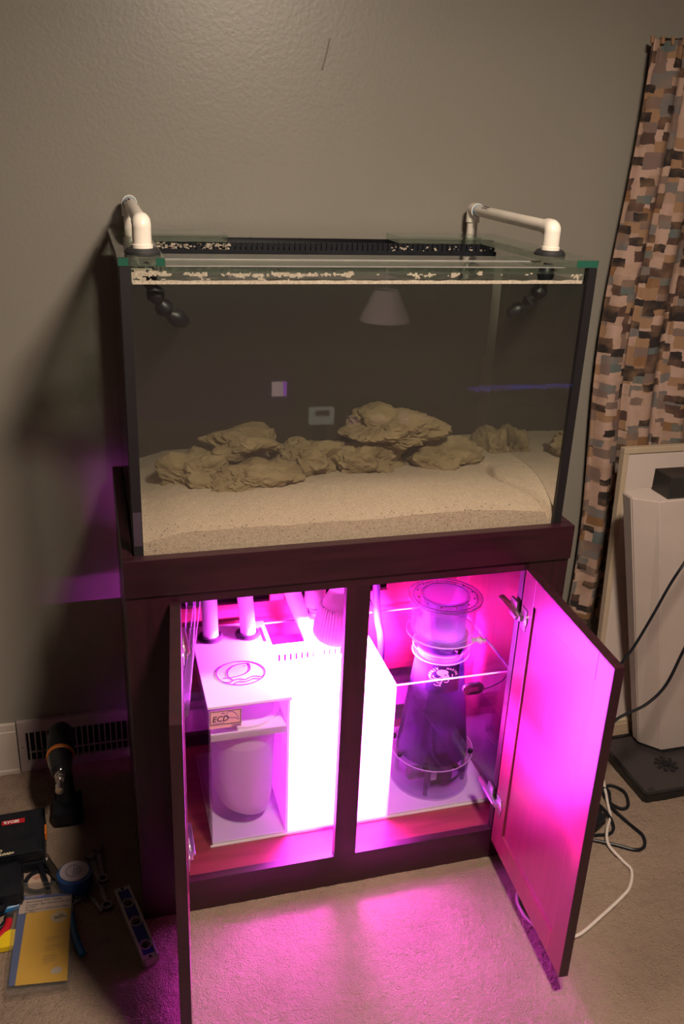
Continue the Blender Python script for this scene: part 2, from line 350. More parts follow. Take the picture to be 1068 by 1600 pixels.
# ------------------------------------------------------------------ cabinet
cab = thing('aquarium_cabinet', 'tall dark cherry aquarium cabinet standing under the fish tank', 'cabinet', (.457, .24, 0))
BX0, BX1, FY, BY = -.021, .934, -.019, .500
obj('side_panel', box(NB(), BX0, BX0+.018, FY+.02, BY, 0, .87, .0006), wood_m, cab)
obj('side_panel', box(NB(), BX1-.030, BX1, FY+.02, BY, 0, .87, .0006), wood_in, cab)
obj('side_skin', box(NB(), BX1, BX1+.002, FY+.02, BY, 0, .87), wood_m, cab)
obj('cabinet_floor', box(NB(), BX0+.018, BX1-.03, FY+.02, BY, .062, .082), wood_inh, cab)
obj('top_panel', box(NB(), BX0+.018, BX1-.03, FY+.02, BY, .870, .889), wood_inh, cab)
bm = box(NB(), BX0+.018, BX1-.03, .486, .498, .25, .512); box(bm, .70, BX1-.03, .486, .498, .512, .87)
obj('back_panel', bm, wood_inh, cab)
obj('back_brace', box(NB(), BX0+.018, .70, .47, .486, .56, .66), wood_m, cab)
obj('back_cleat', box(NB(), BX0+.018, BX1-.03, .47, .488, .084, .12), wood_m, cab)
# face frame
obj('stile', box(NB(), BX0, .085, FY, FY+.02, 0, .850, .0008), wood_m, cab)
obj('stile', box(NB(), .4254, .4777, FY, FY+.02, .088, .808, .0008), wood_m, cab)
obj('stile', box(NB(), .831, BX1, FY, FY+.02, 0, .850, .0008), wood_m, cab)
obj('rail', box(NB(), .085, .831, FY+.0004, FY+.02, 0, .088, .0008), wood_h, cab, label='bottom rail standing on the carpet')
obj('rail', box(NB(), .085, .831, FY+.0004, FY+.02, .808, .850, .0008), wood_h, cab, label='top rail above the doors')
# top moulding band that hides the foot of the tank
TX0, TX1, TY0, TY1 = -.0225, .9355, -.0245, .512
obj('moulding', box(NB(), TX0, TX1, TY0, -.002, .831, .910, .0012), wood_h, cab, label='front board of the top band')
obj('moulding', box(NB(), TX0, -.002, -.002, TY1, .831, .910, .0012), wood_m, cab, label='left board of the top band')
obj('moulding', box(NB(), .916, TX1, -.002, TY1, .831, .910, .0012), wood_m, cab, label='right board of the top band')
obj('moulding', box(NB(), -.002, .916, .496, TY1, .831, .910, .0012), wood_h, cab, label='back board of the top band')

def door(hx, hy, ang, mirror, label):
    """door leaf in its own frame: x from hinge edge to free edge, y = thickness (inner face at 0)"""
    Wd, z0, z1, T = .396, .066, .818, .019
    s = -1 if mirror else 1
    mt = Matrix.Translation((hx, hy, 0)) @ Matrix.Rotation(ang, 4, 'Z')
    def B(bm, x0, x1, y0, y1, a, b, bev=0): return box(bm, min(x0, x1), max(x0, x1), min(y0*s, y1*s), max(y0*s, y1*s), a, b, bev, mt)
    fr = B(NB(), 0, .056, 0, T, z0, z1, .0012); B(fr, Wd-.056, Wd, 0, T, z0, z1, .0012)
    B(fr, .056, Wd-.056, 0, T, z0, z0+.062, .0012); B(fr, .056, Wd-.056, 0, T, z1-.062, z1, .0012)
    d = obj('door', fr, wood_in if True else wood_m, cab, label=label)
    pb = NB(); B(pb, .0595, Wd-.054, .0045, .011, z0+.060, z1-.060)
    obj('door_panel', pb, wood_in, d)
    ob = NB(); B(ob, .056, Wd-.056, .011, .0165, z0+.0625, z1-.0625, .001)
    # outer skin and the stained edges show the dark finish
    B(ob, -.0006, Wd+.0006, T, T+.0012, z0-.0006, z1+.0006)
    B(ob, Wd, Wd+.0008, -.0, T, z0, z1); B(ob, 0, Wd, 0, T, z1, z1+.0008)
    obj('outer_skin', ob, wood_m, d)
    for z in (.706, .190):
        hb = NB(); n0 = 0
        lathe(hb, [(.0175, 0), (.0175, .003), (.015, .004)], 20, mt @ Vector((.022, 0, z)), tuple((mt.to_3x3() @ Vector((0, -s, 0)))[:]))
        B(hb, .008, .034, -.002, 0, z-.026, z+.026, .0006)
        B(hb, -.006, .022, -.011, -.004, z-.006, z+.006, .001)
        # arm reaching back to the cabinet side
        a0 = mt @ Vector((.012, -.008*s, z)); a1 = Vector((hx-s*.008, .050, z+.003))
        tube(hb, [a0, (a0+a1)/2+Vector((0, 0, .002)), a1], .0085, 8, 3, .55)
        box(hb, hx-s*.002-.003, hx-s*.002+.003, -.018, .012, z-.020, z+.024, .0008)
        h = obj('hinge', hb, nickel_m, d, label='nickel cup hinge', smooth=True)
    return d
# right leaf: hinge at x .828, swings to (.800, -.428); left leaf: hinge at x .083, swings to (.043, -.440)
aR = math.atan2(-.398, -.026); aL = math.atan2(-.410, -.040)
door(.8275, -.030, aR, False, 'right door standing open, its inner face lit bright magenta')
door(.0830, -.030, aL, True, 'left door standing open, seen edge on')

# ------------------------------------------------------------------ aquarium
Z0, Z1 = .895, 1.454; W_, D_ = .914, .494; G = .010
tank = thing('aquarium', 'big rimless glass aquarium of cloudy water standing on the cherry cabinet', 'aquarium', (.457, .247, .889))
obj('front_pane', box(NB(), 0, W_, 0, G, Z0, Z1), glass_m, tank)
obj('side_pane', box(NB(), 0, G, G, D_-G, Z0, Z1), glass_m, tank)
obj('side_pane', box(NB(), W_-G, W_, G, D_-G, Z0, Z1), glass_m, tank)
obj('back_pane', box(NB(), 0, W_, D_-G, D_, Z0, Z1), back_m, tank, label='black rear pane')
obj('bottom_pane', box(NB(), 0, W_, 0, D_, Z0-.006, Z0), back_m, tank)
for x in (.0005, W_-.0185):
    bm = box(NB(), x, x+.018, -.0006, .0006+G, Z0, Z1-.0005); xi = (0 if x < .1 else W_-G)
    box(bm, xi-.0006 if x < .1 else xi, xi+G if x < .1 else xi+G+.0006, G, .030, Z0, Z1-.0005)
    obj('silicone_seam', bm, sil_m, tank, label='black corner seam')
obj('side_brace', box(NB(), -.002, .078, .0, D_+.004, Z1, Z1+.015, .001), edge_m, tank)
obj('side_brace', box(NB(), .844, W_+.002, .0, D_+.004, Z1, Z1+.015, .001), edge_m, tank)
for a, b in ((-.001, .016), (.062, .077)): obj('brace_end', box(NB(), a, b, -.001, .0, Z1+.001, Z1+.014), edge_g, tank, label='green polished glass end')
obj('brace_end', box(NB(), .868, .914, -.001, .0, Z1+.001, Z1+.014), edge_g, tank, label='green polished glass end')
obj('front_brace', box(NB(), .0105, W_-.0105, .0105, .100, Z1-.013, Z1-.001), edge_m, tank)
obj('front_brace', box(NB(), .078, .844, .100, .205, Z1-.011, Z1-.003), edge_m, tank)
obj('corner_brace', box(NB(), .0785, .245, .390, D_+.002, Z1, Z1+.015, .001), edge_m, tank)
obj('corner_brace', box(NB(), .640, .8435, .400, D_+.002, Z1, Z1+.015, .001), edge_m, tank)
pe = noisy(mat('polished_pane_edge', (.26, .25, .24), .25), (.32, .31, .29), 20)
obj('pane_edge', box(NB(), .079, .843, .0005, G-.0005, Z1, Z1+.0008), pe, tank, label='pale polished top edge of the front pane')
obj('pane_edge', box(NB(), .079, .843, .100, .106, Z1-.0008, Z1+.0004), pe, tank, label='pale polished rear edge of the front brace')
tir = bpy.data.materials.new('pane_seen_from_water'); tir.use_nodes = True; tir.node_tree.nodes.clear()
_o2 = N(tir, 'ShaderNodeOutputMaterial'); _f2 = N(tir, 'ShaderNodeFresnel'); _g2 = N(tir, 'ShaderNodeNewGeometry'); _x2 = N(tir, 'ShaderNodeMix'); _x2.inputs[2].default_value = 1/1.33; _x2.inputs[3].default_value = 1.33
L(tir, _g2.outputs['Backfacing'], _x2.inputs[0]); L(tir, _x2.outputs[0], _f2.inputs['IOR'])
_t2 = N(tir, 'ShaderNodeBsdfTransparent'); _l2 = N(tir, 'ShaderNodeBsdfGlossy'); _l2.inputs['Roughness'].default_value = .02; _m2 = N(tir, 'ShaderNodeMixShader')
L(tir, _f2.outputs[0], _m2.inputs[0]); L(tir, _t2.outputs[0], _m2.inputs[1]); L(tir, _l2.outputs[0], _m2.inputs[2]); L(tir, _m2.outputs[0], _o2.inputs[0])
obj('pane_inner_face', box(NB(), W_-.0101, W_-.01005, .0103, .395, .90, 1.4215), tir, tank, label='inner face of the right pane, mirroring the water')
# coast to coast weir
ow = NB(); box(ow, .03, .884, .400, .408, 1.20, 1.437); box(ow, .03, .884, .400, .4835, 1.19, 1.20)
obj('overflow_box', ow, black_m, tank)
t0 = None
for i in range(70):
    x = .034+i*.0121
    if t0 is None: t0 = obj('weir_tooth', box(NB(), x, x+.0098, .4005, .4075, 1.437, 1.4525), black_m, tank)
    else: again(t0, tank, Matrix.Translation((i*.0121, 0, 0)))
obj('weir_gap_shade', box(NB(), .03, .884, .409, .4835, 1.4400, 1.4440), black_m, tank)  # black sheet added to put shade in the gaps between teeth
# crust of dried sand along the waterline on the inside of the front pane
def crust():
    bm = NB(); zl = 1.4235
    def cell(x, z, s, th): box(bm, x-s/2, x+s/2, .0100, .0100+th, z-s/2, z+s/2)
    x = .022
    pts = []
    while x < .892:
        h = .0062+.0016*noise.noise(Vector((x*40, 0, 0))); pts.append((x, h)); x += .004
    V = []
    for x, h in pts:
        V.append([bm.verts.new(Vector((x, y, z))) for y, z in ((.0099, zl-.001), (.0125, zl-.001), (.0125, zl-.001+h), (.0099, zl-.001+h))])
    for a, b in zip(V, V[1:]):
        for k in range(4): bm.faces.new((a[k], a[(k+1) % 4], b[(k+1) % 4], b[k]))
    s = .0022; x = .022
    while x < .895:
        z = zl+.003
        while z < 1.450:
            u = (z-zl)/.024
            n = noise.noise(Vector((x*38, z*70, 3)))*.7+noise.noise(Vector((x*160, z*210, 9)))*.45
            left = max(0, 1-x/.10)
            band = math.exp(-((u-.68)/.16)**2)*(.55 if x < .42 else (.12 if x < .52 else .28 if x < .80 else .42))
            foot = math.exp(-(u/.22)**2)*.45*(1 if x < .42 else .25)
            full = .65*left
            if n+band+foot+full > (.47 if x < .45 else .50): cell(x, z, s*1.04, .0008+.0008*R.random())
            z += s
        x += s
    obj('dried_crust', bm, crust_m, tank, label='tan crust of dried sand at the waterline', kind='stuff')
crust()
bm = NB()
for i in range(110):
    x = .05+.20*R.random()**1.3; z = 1.438+.012*R.random(); s = .0012+.0035*R.random()
    box(bm, x-s, x+s, .3985, .3998, z-s*.5, z+s*.5)
for i in range(30):
    x = .62+.25*R.random(); z = 1.438+.010*R.random(); s = .001+.002*R.random(); box(bm, x-s, x+s, .3985, .3998, z-s*.5, z+s*.5)
obj('weir_residue', bm, crust_m, tank, label='pale residue on the overflow teeth', kind='stuff')
# small paler patch in the lower left corner of the front pane
obj('corner_patch', box(NB(), .0015, .017, -.0012, -.0007, .93, 1.000), noisy(mat('pale_seam', (.045, .03, .05), .5), (.05, .035, .055), 20), tank, label='paler patch at the foot of the left seam')

# water
bm = box(NB(), .0102, W_-.0102, .0102, .3995, .90, 1.4215)
obj('tank_water', bm, water_m, label='cloudy greenish water filling the big aquarium', cat='water', kind='stuff')
bm = NB(); bmesh.ops.create_grid(bm, x_segments=60, y_segments=30, size=.5)
for v in bm.verts:
    v.co = Vector((.457+v.co.x*(W_-.021), .205+v.co.y*.389, 1.4222)); v.co.z += .0006*noise.noise(v.co*30)
obj('water_surface', bm, surf_m, smooth=True, label='still water surface just under the aquarium braces', cat='water', kind='stuff')

# sand bed
def sand_z(x, y):
    base = .986-.036*math.exp(-(y/.085)**2)-.006*math.exp(-((x-.44)/.25)**2)*math.exp(-(y/.1)**2)
    base += .012*math.exp(-((x-.50)/.20)**2)*math.exp(-((y-.10)/.06)**2)
    base -= .022*max(0, (x-.72)/.19)*math.exp(-(y/.05)**2)
    base -= .020*math.exp(-((x-.02)/.06)**2)
    ch = math.exp(-((x-(.885-.5*y+.02*math.sin(y*40)))/.007)**2) if y < .19 else 0     # the furrow at the right end
    return base-.018*ch+.004*noise.noise(Vector((x*9, y*9, 0)))+.0012*noise.noise(Vector((x*60, y*60, 4)))
bm = NB(); nx, ny = 260, 110; gv = []
for j in range(ny+1):
    row = []
    for i in range(nx+1):
        x = .0106+(W_-.0212)*i/nx; y = .0106+.385*j/ny; row.append(bm.verts.new((x, y, sand_z(x, y))))
    gv.append(row)
for j in range(ny):
    for i in range(nx): bm.faces.new((gv[j][i], gv[j][i+1], gv[j+1][i+1], gv[j+1][i]))
lowf = [bm.verts.new((v.co.x, v.co.y, .901)) for v in gv[0]]
for i in range(nx): bm.faces.new((lowf[i], lowf[i+1], gv[0][i+1], gv[0][i]))
for side in (0, nx):
    col = [gv[j][side] for j in range(ny+1)]; lw = [bm.verts.new((v.co.x, v.co.y, .901)) for v in col]
    for j in range(ny): bm.faces.new((lw[j], lw[j+1], col[j+1], col[j]))
obj('sand_bed', bm, sand_m, smooth=True, label='pale tan aragonite sand covering the aquarium floor', cat='sand', kind='stuff')
bm = NB()
for i in range(220):
    x = .03+.85*R.random(); z = .912+.055*R.random(); s = .0004+.0006*R.random(); box(bm, x-s, x+s, .0103, .0108, z-s, z+s*.7)
obj('shell_grit', bm, ink_m, label='dark shell specks scattered in the sand behind the front glass', cat='sand', kind='stuff')

def rock(name, c, r, seed, label, group='reef rocks in the aquarium'):
    bm = NB(); bmesh.ops.create_icosphere(bm, subdivisions=5, radius=1)
    so = Vector((seed*7.3, seed*1.9, seed*3.1))
    for v in bm.verts:
        p = v.co.copy(); q = Vector((p.x*r[0], p.y*r[1], p.z*r[2]))
        w_ = q*15; n = .30*noise.noise(p*1.4+so)+.26*noise.noise(w_*1.1+so)+.16*noise.noise(w_*2.3+so)-.13*abs(noise.noise(w_*4.2+so*2))+.08*noise.noise(w_*8.5+so)+.05*noise.noise(w_*17+so)
        q *= 1+n; 
        if q.z < 0: q.z *= .8
        v.co = Vector(c)+q
    return obj(name, bm, rock_m, smooth=True, label=label, cat='rock', group=group)
rock('reef_rock', (.150, .22, .990), (.092, .065, .050), 1, 'low rock at the far left end of the reef')
rock('reef_rock', (.262, .165, .990), (.098, .055, .036), 2, 'flat rock lying in front, left of the reef')
rock('reef_rock', (.255, .24, 1.045), (.088, .055, .034), 3, 'slab rock propped on top of the two left rocks')
rock('reef_rock', (.400, .23, 1.000), (.090, .060, .050), 4, 'rounded rock in the middle of the reef')
rock('reef_rock', (.530, .22, .996), (.085, .060, .052), 5, 'rock supporting the tall slab, right of the middle')
rock('reef_rock', (.590, .23, 1.065), (.115, .070, .045), 6, 'highest slab rock bridging the right pile')
rock('reef_rock', (.705, .23, .990), (.092, .065, .050), 7, 'broad rock at the right foot of the pile')
rock('reef_rock', (.880, .30, .975), (.045, .060, .060), 8, 'separate pale rock against the right end pane')

# ------------------------------------------------------------------ return plumbing over the rim
def return_pipe(x0, y0, x1, y1, label, nozzle):
    t = thing('return_pipe', label, 'pipe', (x0, y0, Z1+.016))
    zt = Z1+.016; zc = 1.522; r = .0130; rf = .0165
    g = lathe(NB(), [(.012, 0), (.031, 0), (.031, .004), (.026, .010), (.012, .010)], 36, (x0, y0, zt)); obj('bulkhead_ring', g, rubber_m, t, smooth=True)
    obj('bulkhead_collar', lathe(NB(), [(.0185, 0), (.0185, .006), (.015, .007)], 32, (x0, y0, zt+.010)), pvc_m, t, smooth=True)
    a = Vector((x1-x0, y1-y0, 0)).normalized()
    b = NB(); tube(b, [(x0, y0, zt+.014), (x0, y0, zc-.012), (x0, y0, zc-.004), Vector((x0, y0, zc))+a*.006, Vector((x0, y0, zc))+a*.026], rf, 20, 5)
    obj('elbow', b, pvc_m, t, smooth=True)
    P0 = Vector((x0, y0, zc))+a*.02; P1 = Vector((x1, y1, zc))-a*.02
    p = obj('pipe', tube(NB(), [P0, P1], r, 20, 1), pvc_m, t, smooth=True)
    b = NB(); tube(b, [Vector((x1, y1, zc))-a*.030, Vector((x1, y1, zc))-a*.006, (x1, y1, zc-.004), (x1, y1, zc-.03)], rf, 20, 5)
    obj('elbow', b, pvc_m, t, smooth=True)
    obj('drop_pipe', tube(NB(), [(x1, y1, zc-.028), (x1, y1, .95)], r, 20, 1), pvc_m, t, smooth=True)
    q = Vector((x1, y1, zc))-a*.0315
    obj('cement_ring', lathe(NB(), [(r+.0006, 0), (r+.0012, .004)], 24, q, tuple(-a)), mat('blue_primer', (.02, .22, .45), .5), p, label='blue primer ring at the joint', smooth=True)
    # printed rows on the pipe
    s = Vector((-a.y, a.x, 0)); 
    for k, (u, hh, mm) in enumerate(((.62, .006, ink_m), (.62, -.004, ink_m))):
        bb = NB()
        for j in range(9):
            ang0 = (.75 if hh > 0 else 1.15)*PI*.5
            cpos = P0.lerp(P1, .78)+a*(j*.0045)
            d = (Vector((0, 0, 1))*math.cos(ang0*.6)+(-s if s.x > 0 else s)*math.sin(ang0*.6)*(-1)); d = Vector((0, 0, 1))*.6+Vector((-.35, -.72, 0)); d = (d-a*d.dot(a)).normalized(); e = a.cross(d)
            d2 = (d*math.cos(.22*(1 if hh > 0 else -1.2))+e*math.sin(.22*(1 if hh > 0 else -1.2)))
            c = cpos+d2*(r+.0001); f = a.cross(d2)
            w1 = .0016*(.6+.6*R.random()); h1 = .0024 if hh > 0 else .0012
            vs = [bb.verts.new(c+a*sx*w1+f*sy*h1+d2*dz) for dz in (0, .0003) for sx, sy in ((-1, -1), (1, -1), (1, 1), (-1, 1))]
            for fc in ((0, 1, 2, 3), (4, 5, 6, 7), (0, 1, 5, 4), (1, 2, 6, 5), (2, 3, 7, 6), (3, 0, 4, 7)): bb.faces.new([vs[i] for i in fc])
        obj('print_row', bb, mm, p)
    # black ball-jointed nozzle under water
    nb = NB(); pts = [Vector(v) for v in nozzle]
    for i, q0 in enumerate(pts[:-1]):
        d = (pts[i+1]-q0); ln = d.length; lathe(nb, [(.009, 0), (.0155, ln*.25), (.0175, ln*.55), (.012, ln*.9), (.010, ln)], 18, q0, tuple(d.normalized()))
    obj('jointed_nozzle', nb, black_m, t, smooth=True, label='black ball-jointed outlet under water')
    return t
return_pipe(.043, .046, .048, .540, 'white plastic return pipe over the left end of the aquarium rim', [(.043, .046, 1.453), (.056, .05, 1.412), (.070, .056, 1.385), (.085, .066, 1.362), (.120, .078, 1.342)])
return_pipe(.845, .072, .878, .540, 'white plastic return pipe over the right end of the aquarium rim', [(.845, .072, 1.453), (.838, .07, 1.412), (.826, .075, 1.385), (.808, .080, 1.366), (.775, .085, 1.350)])

# ------------------------------------------------------------------ sump
sx0, sx1, sy0, sy1, sz0, sz1 = .146, .893, .082, .434, .083, .476
sump = thing('sump', 'clear and white acrylic sump tank inside the open cabinet', 'sump', (.52, .26, .083))
T = .006
obj('sump_front', box(NB(), sx0, .333, sy0, sy0+T, sz0, sz1), acr_m, sump)
obj('sump_front', box(NB(), .591, sx1, sy0, sy0+T, sz0, sz1), acr_m, sump)
obj('sump_front', box(NB(), .333, .591, sy0, sy0+T, sz0, sz1), clear('light_white_acrylic', (.97, .95, .98), 1.49, haze=.78, hazecol=(.96, .94, .96)), sump, label='white glowing front panel of the middle chamber')
obj('sump_back', box(NB(), sx0, sx1, sy1-T, sy1, sz0, sz1), acr_m, sump)
obj('sump_end', box(NB(), sx0, sx0+T, sy0+T, sy1-T, sz0, sz1), acr_m, sump)
obj('sump_end', box(NB(), sx1-T, sx1, sy0+T, sy1-T, sz0, sz1), acr_m, sump)
obj('sump_floor', box(NB(), sx0+T, sx1-T, sy0+T, sy1-T, sz0, sz0+.006), white_m, sump)
# white strips painted as the glint along the polished edges
eb = NB(); e = .0012
box(eb, sx0, sx1, sy0, sy0+T, sz1, sz1+e); box(eb, sx0, sx1, sy1-T, sy1, sz1, sz1+e); box(eb, sx1-T, sx1, sy0+T, sy1-T, sz1, sz1+e)
box(eb, sx0, sx1, sy0-.001, sy0, sz0, sz0+.006)
obj('edge_glint', eb, white_m, sump, kind='stuff')
obj('divider', box(NB(), .330, .336, sy0+T, sy1-T, sz0+.006, sz1-.001), white_m, sump, label='white divider beside the sock chamber')
obj('divider', box(NB(), .588, .594, sy0+T, .318, sz0+.006, sz1-.001), white_m, sump, label='white divider beside the skimmer chamber')
bf = NB(); box(bf, .336, .588, .318, .324, sz0+.006, .426); box(bf, .336, .588, .318, .324, .448, sz1-.001)
n_s = 17
for i in range(n_s+1): x = .336+i*(.252/(n_s)); box(bf, max(.336, x-.0044), min(.588, x+.0044), .318, .324, .426, .448)
obj('baffle', bf, white_m, sump, label='white comb-slotted baffle at the back of the lit chamber')
obj('divider', box(NB(), .594, sx1-T, .318, .324, sz0+.006, sz1-.10), acr_m, sump, label='clear low baffle behind the skimmer')
obj('sock_shelf', box(NB(), sx0+T, .330, sy0+T+.004, .40, .392, .400), white_m, sump)
obj('shelf_lip', box(NB(), sx0+T, .330, sy0+T+.0006, sy0+T+.0036, .383, .400), milky('pale_lip', (.8, .78, .8), .6), sump)
lid = obj('lid', box(NB(), sx0-.001, .338, sy0-.001, sy1, sz1+.0013, sz1+.0075, .0008), lid_m, sump, label='white lid over the sock chamber')
obj('lid_slot', box(NB(), .322, .327, .33, .40, sz1+.0076, sz1+.0082), purple_ink, lid)
# fish emblem on the lid
LM = Matrix.Translation((.240, .203, sz1+.0078)) @ Matrix.Rotation(.0, 4, 'Z')
lb = NB(); ex, ey = .058, .050; wd = .0028; z0, z1 = 0, .0004
strokes(lb, [(ex*math.cos(a), ey*math.sin(a)) for a in [2*PI*i/40 for i in range(41)]], wd, z0, z1, 1)
strokes(lb, [(-.044, -.014), (-.030, -.016), (-.010, -.013), (.012, -.004), (.024, .012), (.026, .030), (.024, .037)], wd, z0, z1)
strokes(lb, [(.024, .037), (.005, .038), (-.012, .032), (-.026, .018), (-.032, 0), (-.030, -.016), (-.022, -.028)], wd, z0, z1)
strokes(lb, [(-.048, -.030), (-.032, -.035), (-.022, -.028), (-.008, -.025), (.006, -.030), (.020, -.022), (.032, -.020), (.044, -.026), (.052, -.021)], wd, z0, z1)
strokes(lb, [(-.024, -.044), (-.012, -.036), (.002, -.039), (.014, -.036), (.026, -.030), (.040, -.034)], wd, z0, z1)
prism(lb, circ(.014, .027, .003, .0016, 12), z0, z1)
for v in lb.verts: v.co = LM @ v.co
obj('fish_emblem', lb, purple_ink, lid, label='violet fish over waves in an oval')
# maker's sticker on the front pane
def SC(b):
    for v in b.verts: v.co.x = .149+(v.co.x-.149)*1.28; v.co.z = .471+(v.co.z-.470)*1.38
    return b
st = obj('sticker', SC(box(NB(), .149, .205, sy0-.0014, sy0-.0004, .436, .470)), pink_label, sump, label='pink rectangular sticker with ECD lettering')
box_b = NB()
for a, b, c, d in ((.150, .204, .4685, .4695), (.150, .204, .4430, .4440), (.150, .151, .443, .4695), (.203, .204, .443, .4695), (.188, .204, .4365, .4371), (.188, .1886, .4365, .443), (.2034, .204, .4365, .443)): box(box_b, a, b, sy0-.0019, sy0-.0015, c, d)
obj('sticker_border', SC(box_b), ink_m, st)
FX = lambda x, z: Matrix.Translation((x, sy0-.0018, z)) @ Matrix.Rotation(PI/2, 4, 'X')
tb = text_bm('ECD', .0150, FX(.153, .4495), bold=.0002, shear=.2); obj('lettering', SC(tb), ink_m, st)
db = NB(); strokes(db, [(.178, .4600), (.181, .4660), (.187, .4670), (.193, .4640), (.198, .4580), (.200, .4500)], .0008, 0, .0003); strokes(db, [(.1772, .4605), (.181, .4560), (.188, .4545), (.195, .4535), (.199, .4500)], .0008, 0, .0003)
strokes(db, [(.154, .4465), (.175, .4465)], .0007, 0, .0003, 1); strokes(db, [(.190, .4400), (.202, .4400)], .0016, 0, .0003, 1); strokes(db, [(.170, .4650), (.176, .4650)], .0014, 0, .0003, 1)
for v in db.verts: v.co = Vector((v.co.x, sy0-.0018-v.co.z, v.co.y))
obj('outline', SC(db), purple_ink, st)
# water in the sump
sw = obj('sump_water', box(NB(), .5945, sx1-T-.0005, sy0+T+.0005, .3175, .090, .325), sumpw_m, label='water around the skimmer inside the sump', cat='water', kind='stuff')
obj('sump_water', box(NB(), sx0+T+.0005, .3295, sy0+T+.0005, .427, .090, .334), sumpw_m, label='water around the filter sock inside the sump', cat='water', kind='stuff')
bw = noisy(mat('back_chamber_water', (.45, .12, .30), .1), (.6, .2, .4), 60, bump=.001, bscale=80)
obj('sump_water', box(NB(), .3365, .587, .3245, .427, .39, .437), clear('dark_water', (.75, .62, .75), 1.33, .06, haze=.08, hazecol=(.4, .10, .30)), label='rippled water in the chamber behind the comb slots', cat='water', kind='stuff')
# filter sock
sk = NB(); prof = [(.080, .392), (.079, .33), (.076, .25), (.074, .19), (.071, .160), (.066, .140), (.050, .126), (.025, .120), (.002, .118)]
seg = 48; rings = []
for r_, z_ in prof:
    rings.append([sk.verts.new((.241+r_*math.cos(2*PI*i/seg)*(1+.02*math.sin(5*2*PI*i/seg)), .185+r_*1.05*math.sin(2*PI*i/seg), z_+.020*math.cos(2*PI*i/seg+.3)*(1 if z_ < .2 else 0)*-1)) for i in range(seg)])
for a, b in zip(rings, rings[1:]):
    for i in range(seg): sk.faces.new((a[i], a[(i+1) % seg], b[(i+1) % seg], b[i]))
sk.faces.new(rings[-1])
t = thing('filter_sock', 'white felt filter sock hanging in the left chamber of the sump', 'filter sock', (.241, .185, .115)); obj('felt_bag', sk, felt_m, t, smooth=True)
obj('sock_ring', lathe(NB(), [(.074, .4005), (.088, .4005), (.088, .406), (.074, .406)], 40, (.241, .185, 0), closed=True), hose_m, t, smooth=True)

# drain hoses through the lid
def corr_hose(pts, r, label, gasket=None, name='drain_hose'):
    t = thing(name, label, 'hose', pts[0])
    P = smooth_path(pts, 8); tot = sum((b-a).length for a, b in zip(P, P[1:])); n = int(tot/.0035)
    Q = []; 
    for i in range(n+1):
        d = tot*i/n; acc = 0
        for a, b in zip(P, P[1:]):
            l = (b-a).length
            if acc+l >= d-1e-9: Q.append(a.lerp(b, (d-acc)/l)); break
            acc += l
    b = NB(); k = [0]
    nn = len(Q)
    tube(b, Q, lambda u: r*(1+(.035 if int(round(u*(nn-1))) % 2 else 0)), 20, 1)
    obj('ribbed_hose', b, hose_m, t, smooth=True)
    if gasket: obj('gasket', lathe(NB(), [(r+.0015, 0), (.0325, 0), (.0325, .004), (.027, .008), (r+.0015, .008)], 32, gasket, closed=True), rubber_m, t, smooth=True, label='black rubber ring round the hose')
    return t
zl = sz1+.0078
corr_hose([(.192, .377, .41), (.192, .377, .50), (.189, .378, .62), (.186, .38, .74), (.186, .382, .869)], .0195, 'white ribbed hose through the left hole of the sump lid', (.192, .377, zl))
corr_hose([(.287, .374, .41), (.287, .374, .50), (.279, .377, .60), (.268, .382, .72), (.264, .384, .869)], .0195, 'white ribbed hose through the right hole of the sump lid', (.287, .374, zl))
# loose clear tubing near the left door
t = thing('clear_tubing', 'loose loop of clear vinyl tubing hanging by the left door', 'tubing', (.11, .10, .53))
obj('tube', tube(NB(), [(.112, .10, .869), (.116, .10, .74), (.110, .10, .64), (.104, .10, .56), (.100, .11, .50), (.097, .13, .44)], .011, 14), acrp_m, t, smooth=True)
obj('tube', tube(NB(), [(.135, .13, .869), (.132, .12, .74), (.120, .12, .64), (.109, .12, .55), (.101, .13, .44)], .008, 14), acrp_m, t, smooth=True)

# supply plumbing behind the comb baffle
t = thing('valve_plumbing', 'white vertical plumbing with ball valve beside the grow bulb', 'pipe', (.463, .360, .40))
obj('braided_hose', tube(NB(), [(.466, .360, .40), (.465, .360, .47), (.463, .360, .552)], .0205, 22, 4), hose_m, t, smooth=True)
obj('valve_body', lathe(NB(), [(.019, 0), (.026, .004), (.027, .02), (.027, .05), (.024, .056), (.019, .058), (.018, .10), (.023, .105), (.023, .14), (.016, .145), (.016, .26)], 24, (.458, .360, .552+.004)), pvc_m, t, smooth=True)
obj('hose_clamp', lathe(NB(), [(.0215, 0), (.0228, 0), (.0228, .008), (.0215, .008)], 28, (.464, .360, .535), closed=True), dark_steel, t, smooth=True)
cb = box(NB(), .484, .500, .352, .362, .533, .545, .001); tube(cb, [(.487, .357, .539), (.512, .352, .541)], .004, 8, 1); obj('clamp_screw', cb, steel_m, t, smooth=True)
bb = NB()
for k in range(5):
    for sgn in (1, -1):
        pts = []
        for j in range(7): a = -PI/2+.2+(-.9+j*.3)*1.0; pts.append((.466+.0210*math.cos(a), .360+.0210*math.sin(a), .405+k*.009+.006*abs(j % 2)))
        tube(bb, pts, .0007, 5, 1)
obj('braid', bb, mat('braid_thread', (.45, .12, .45), .6), t)
corr_hose([(.47, .375, .40), (.452, .372, .46), (.425, .372, .53), (.400, .372, .60), (.380, .38, .68), (.37, .40, .869)], .0215, 'thick white hose curving down beside the ball valve', name='return_hose')
t = thing('red_valve', 'red lever valve showing under the cabinet top rail', 'valve', (.376, .42, .56))
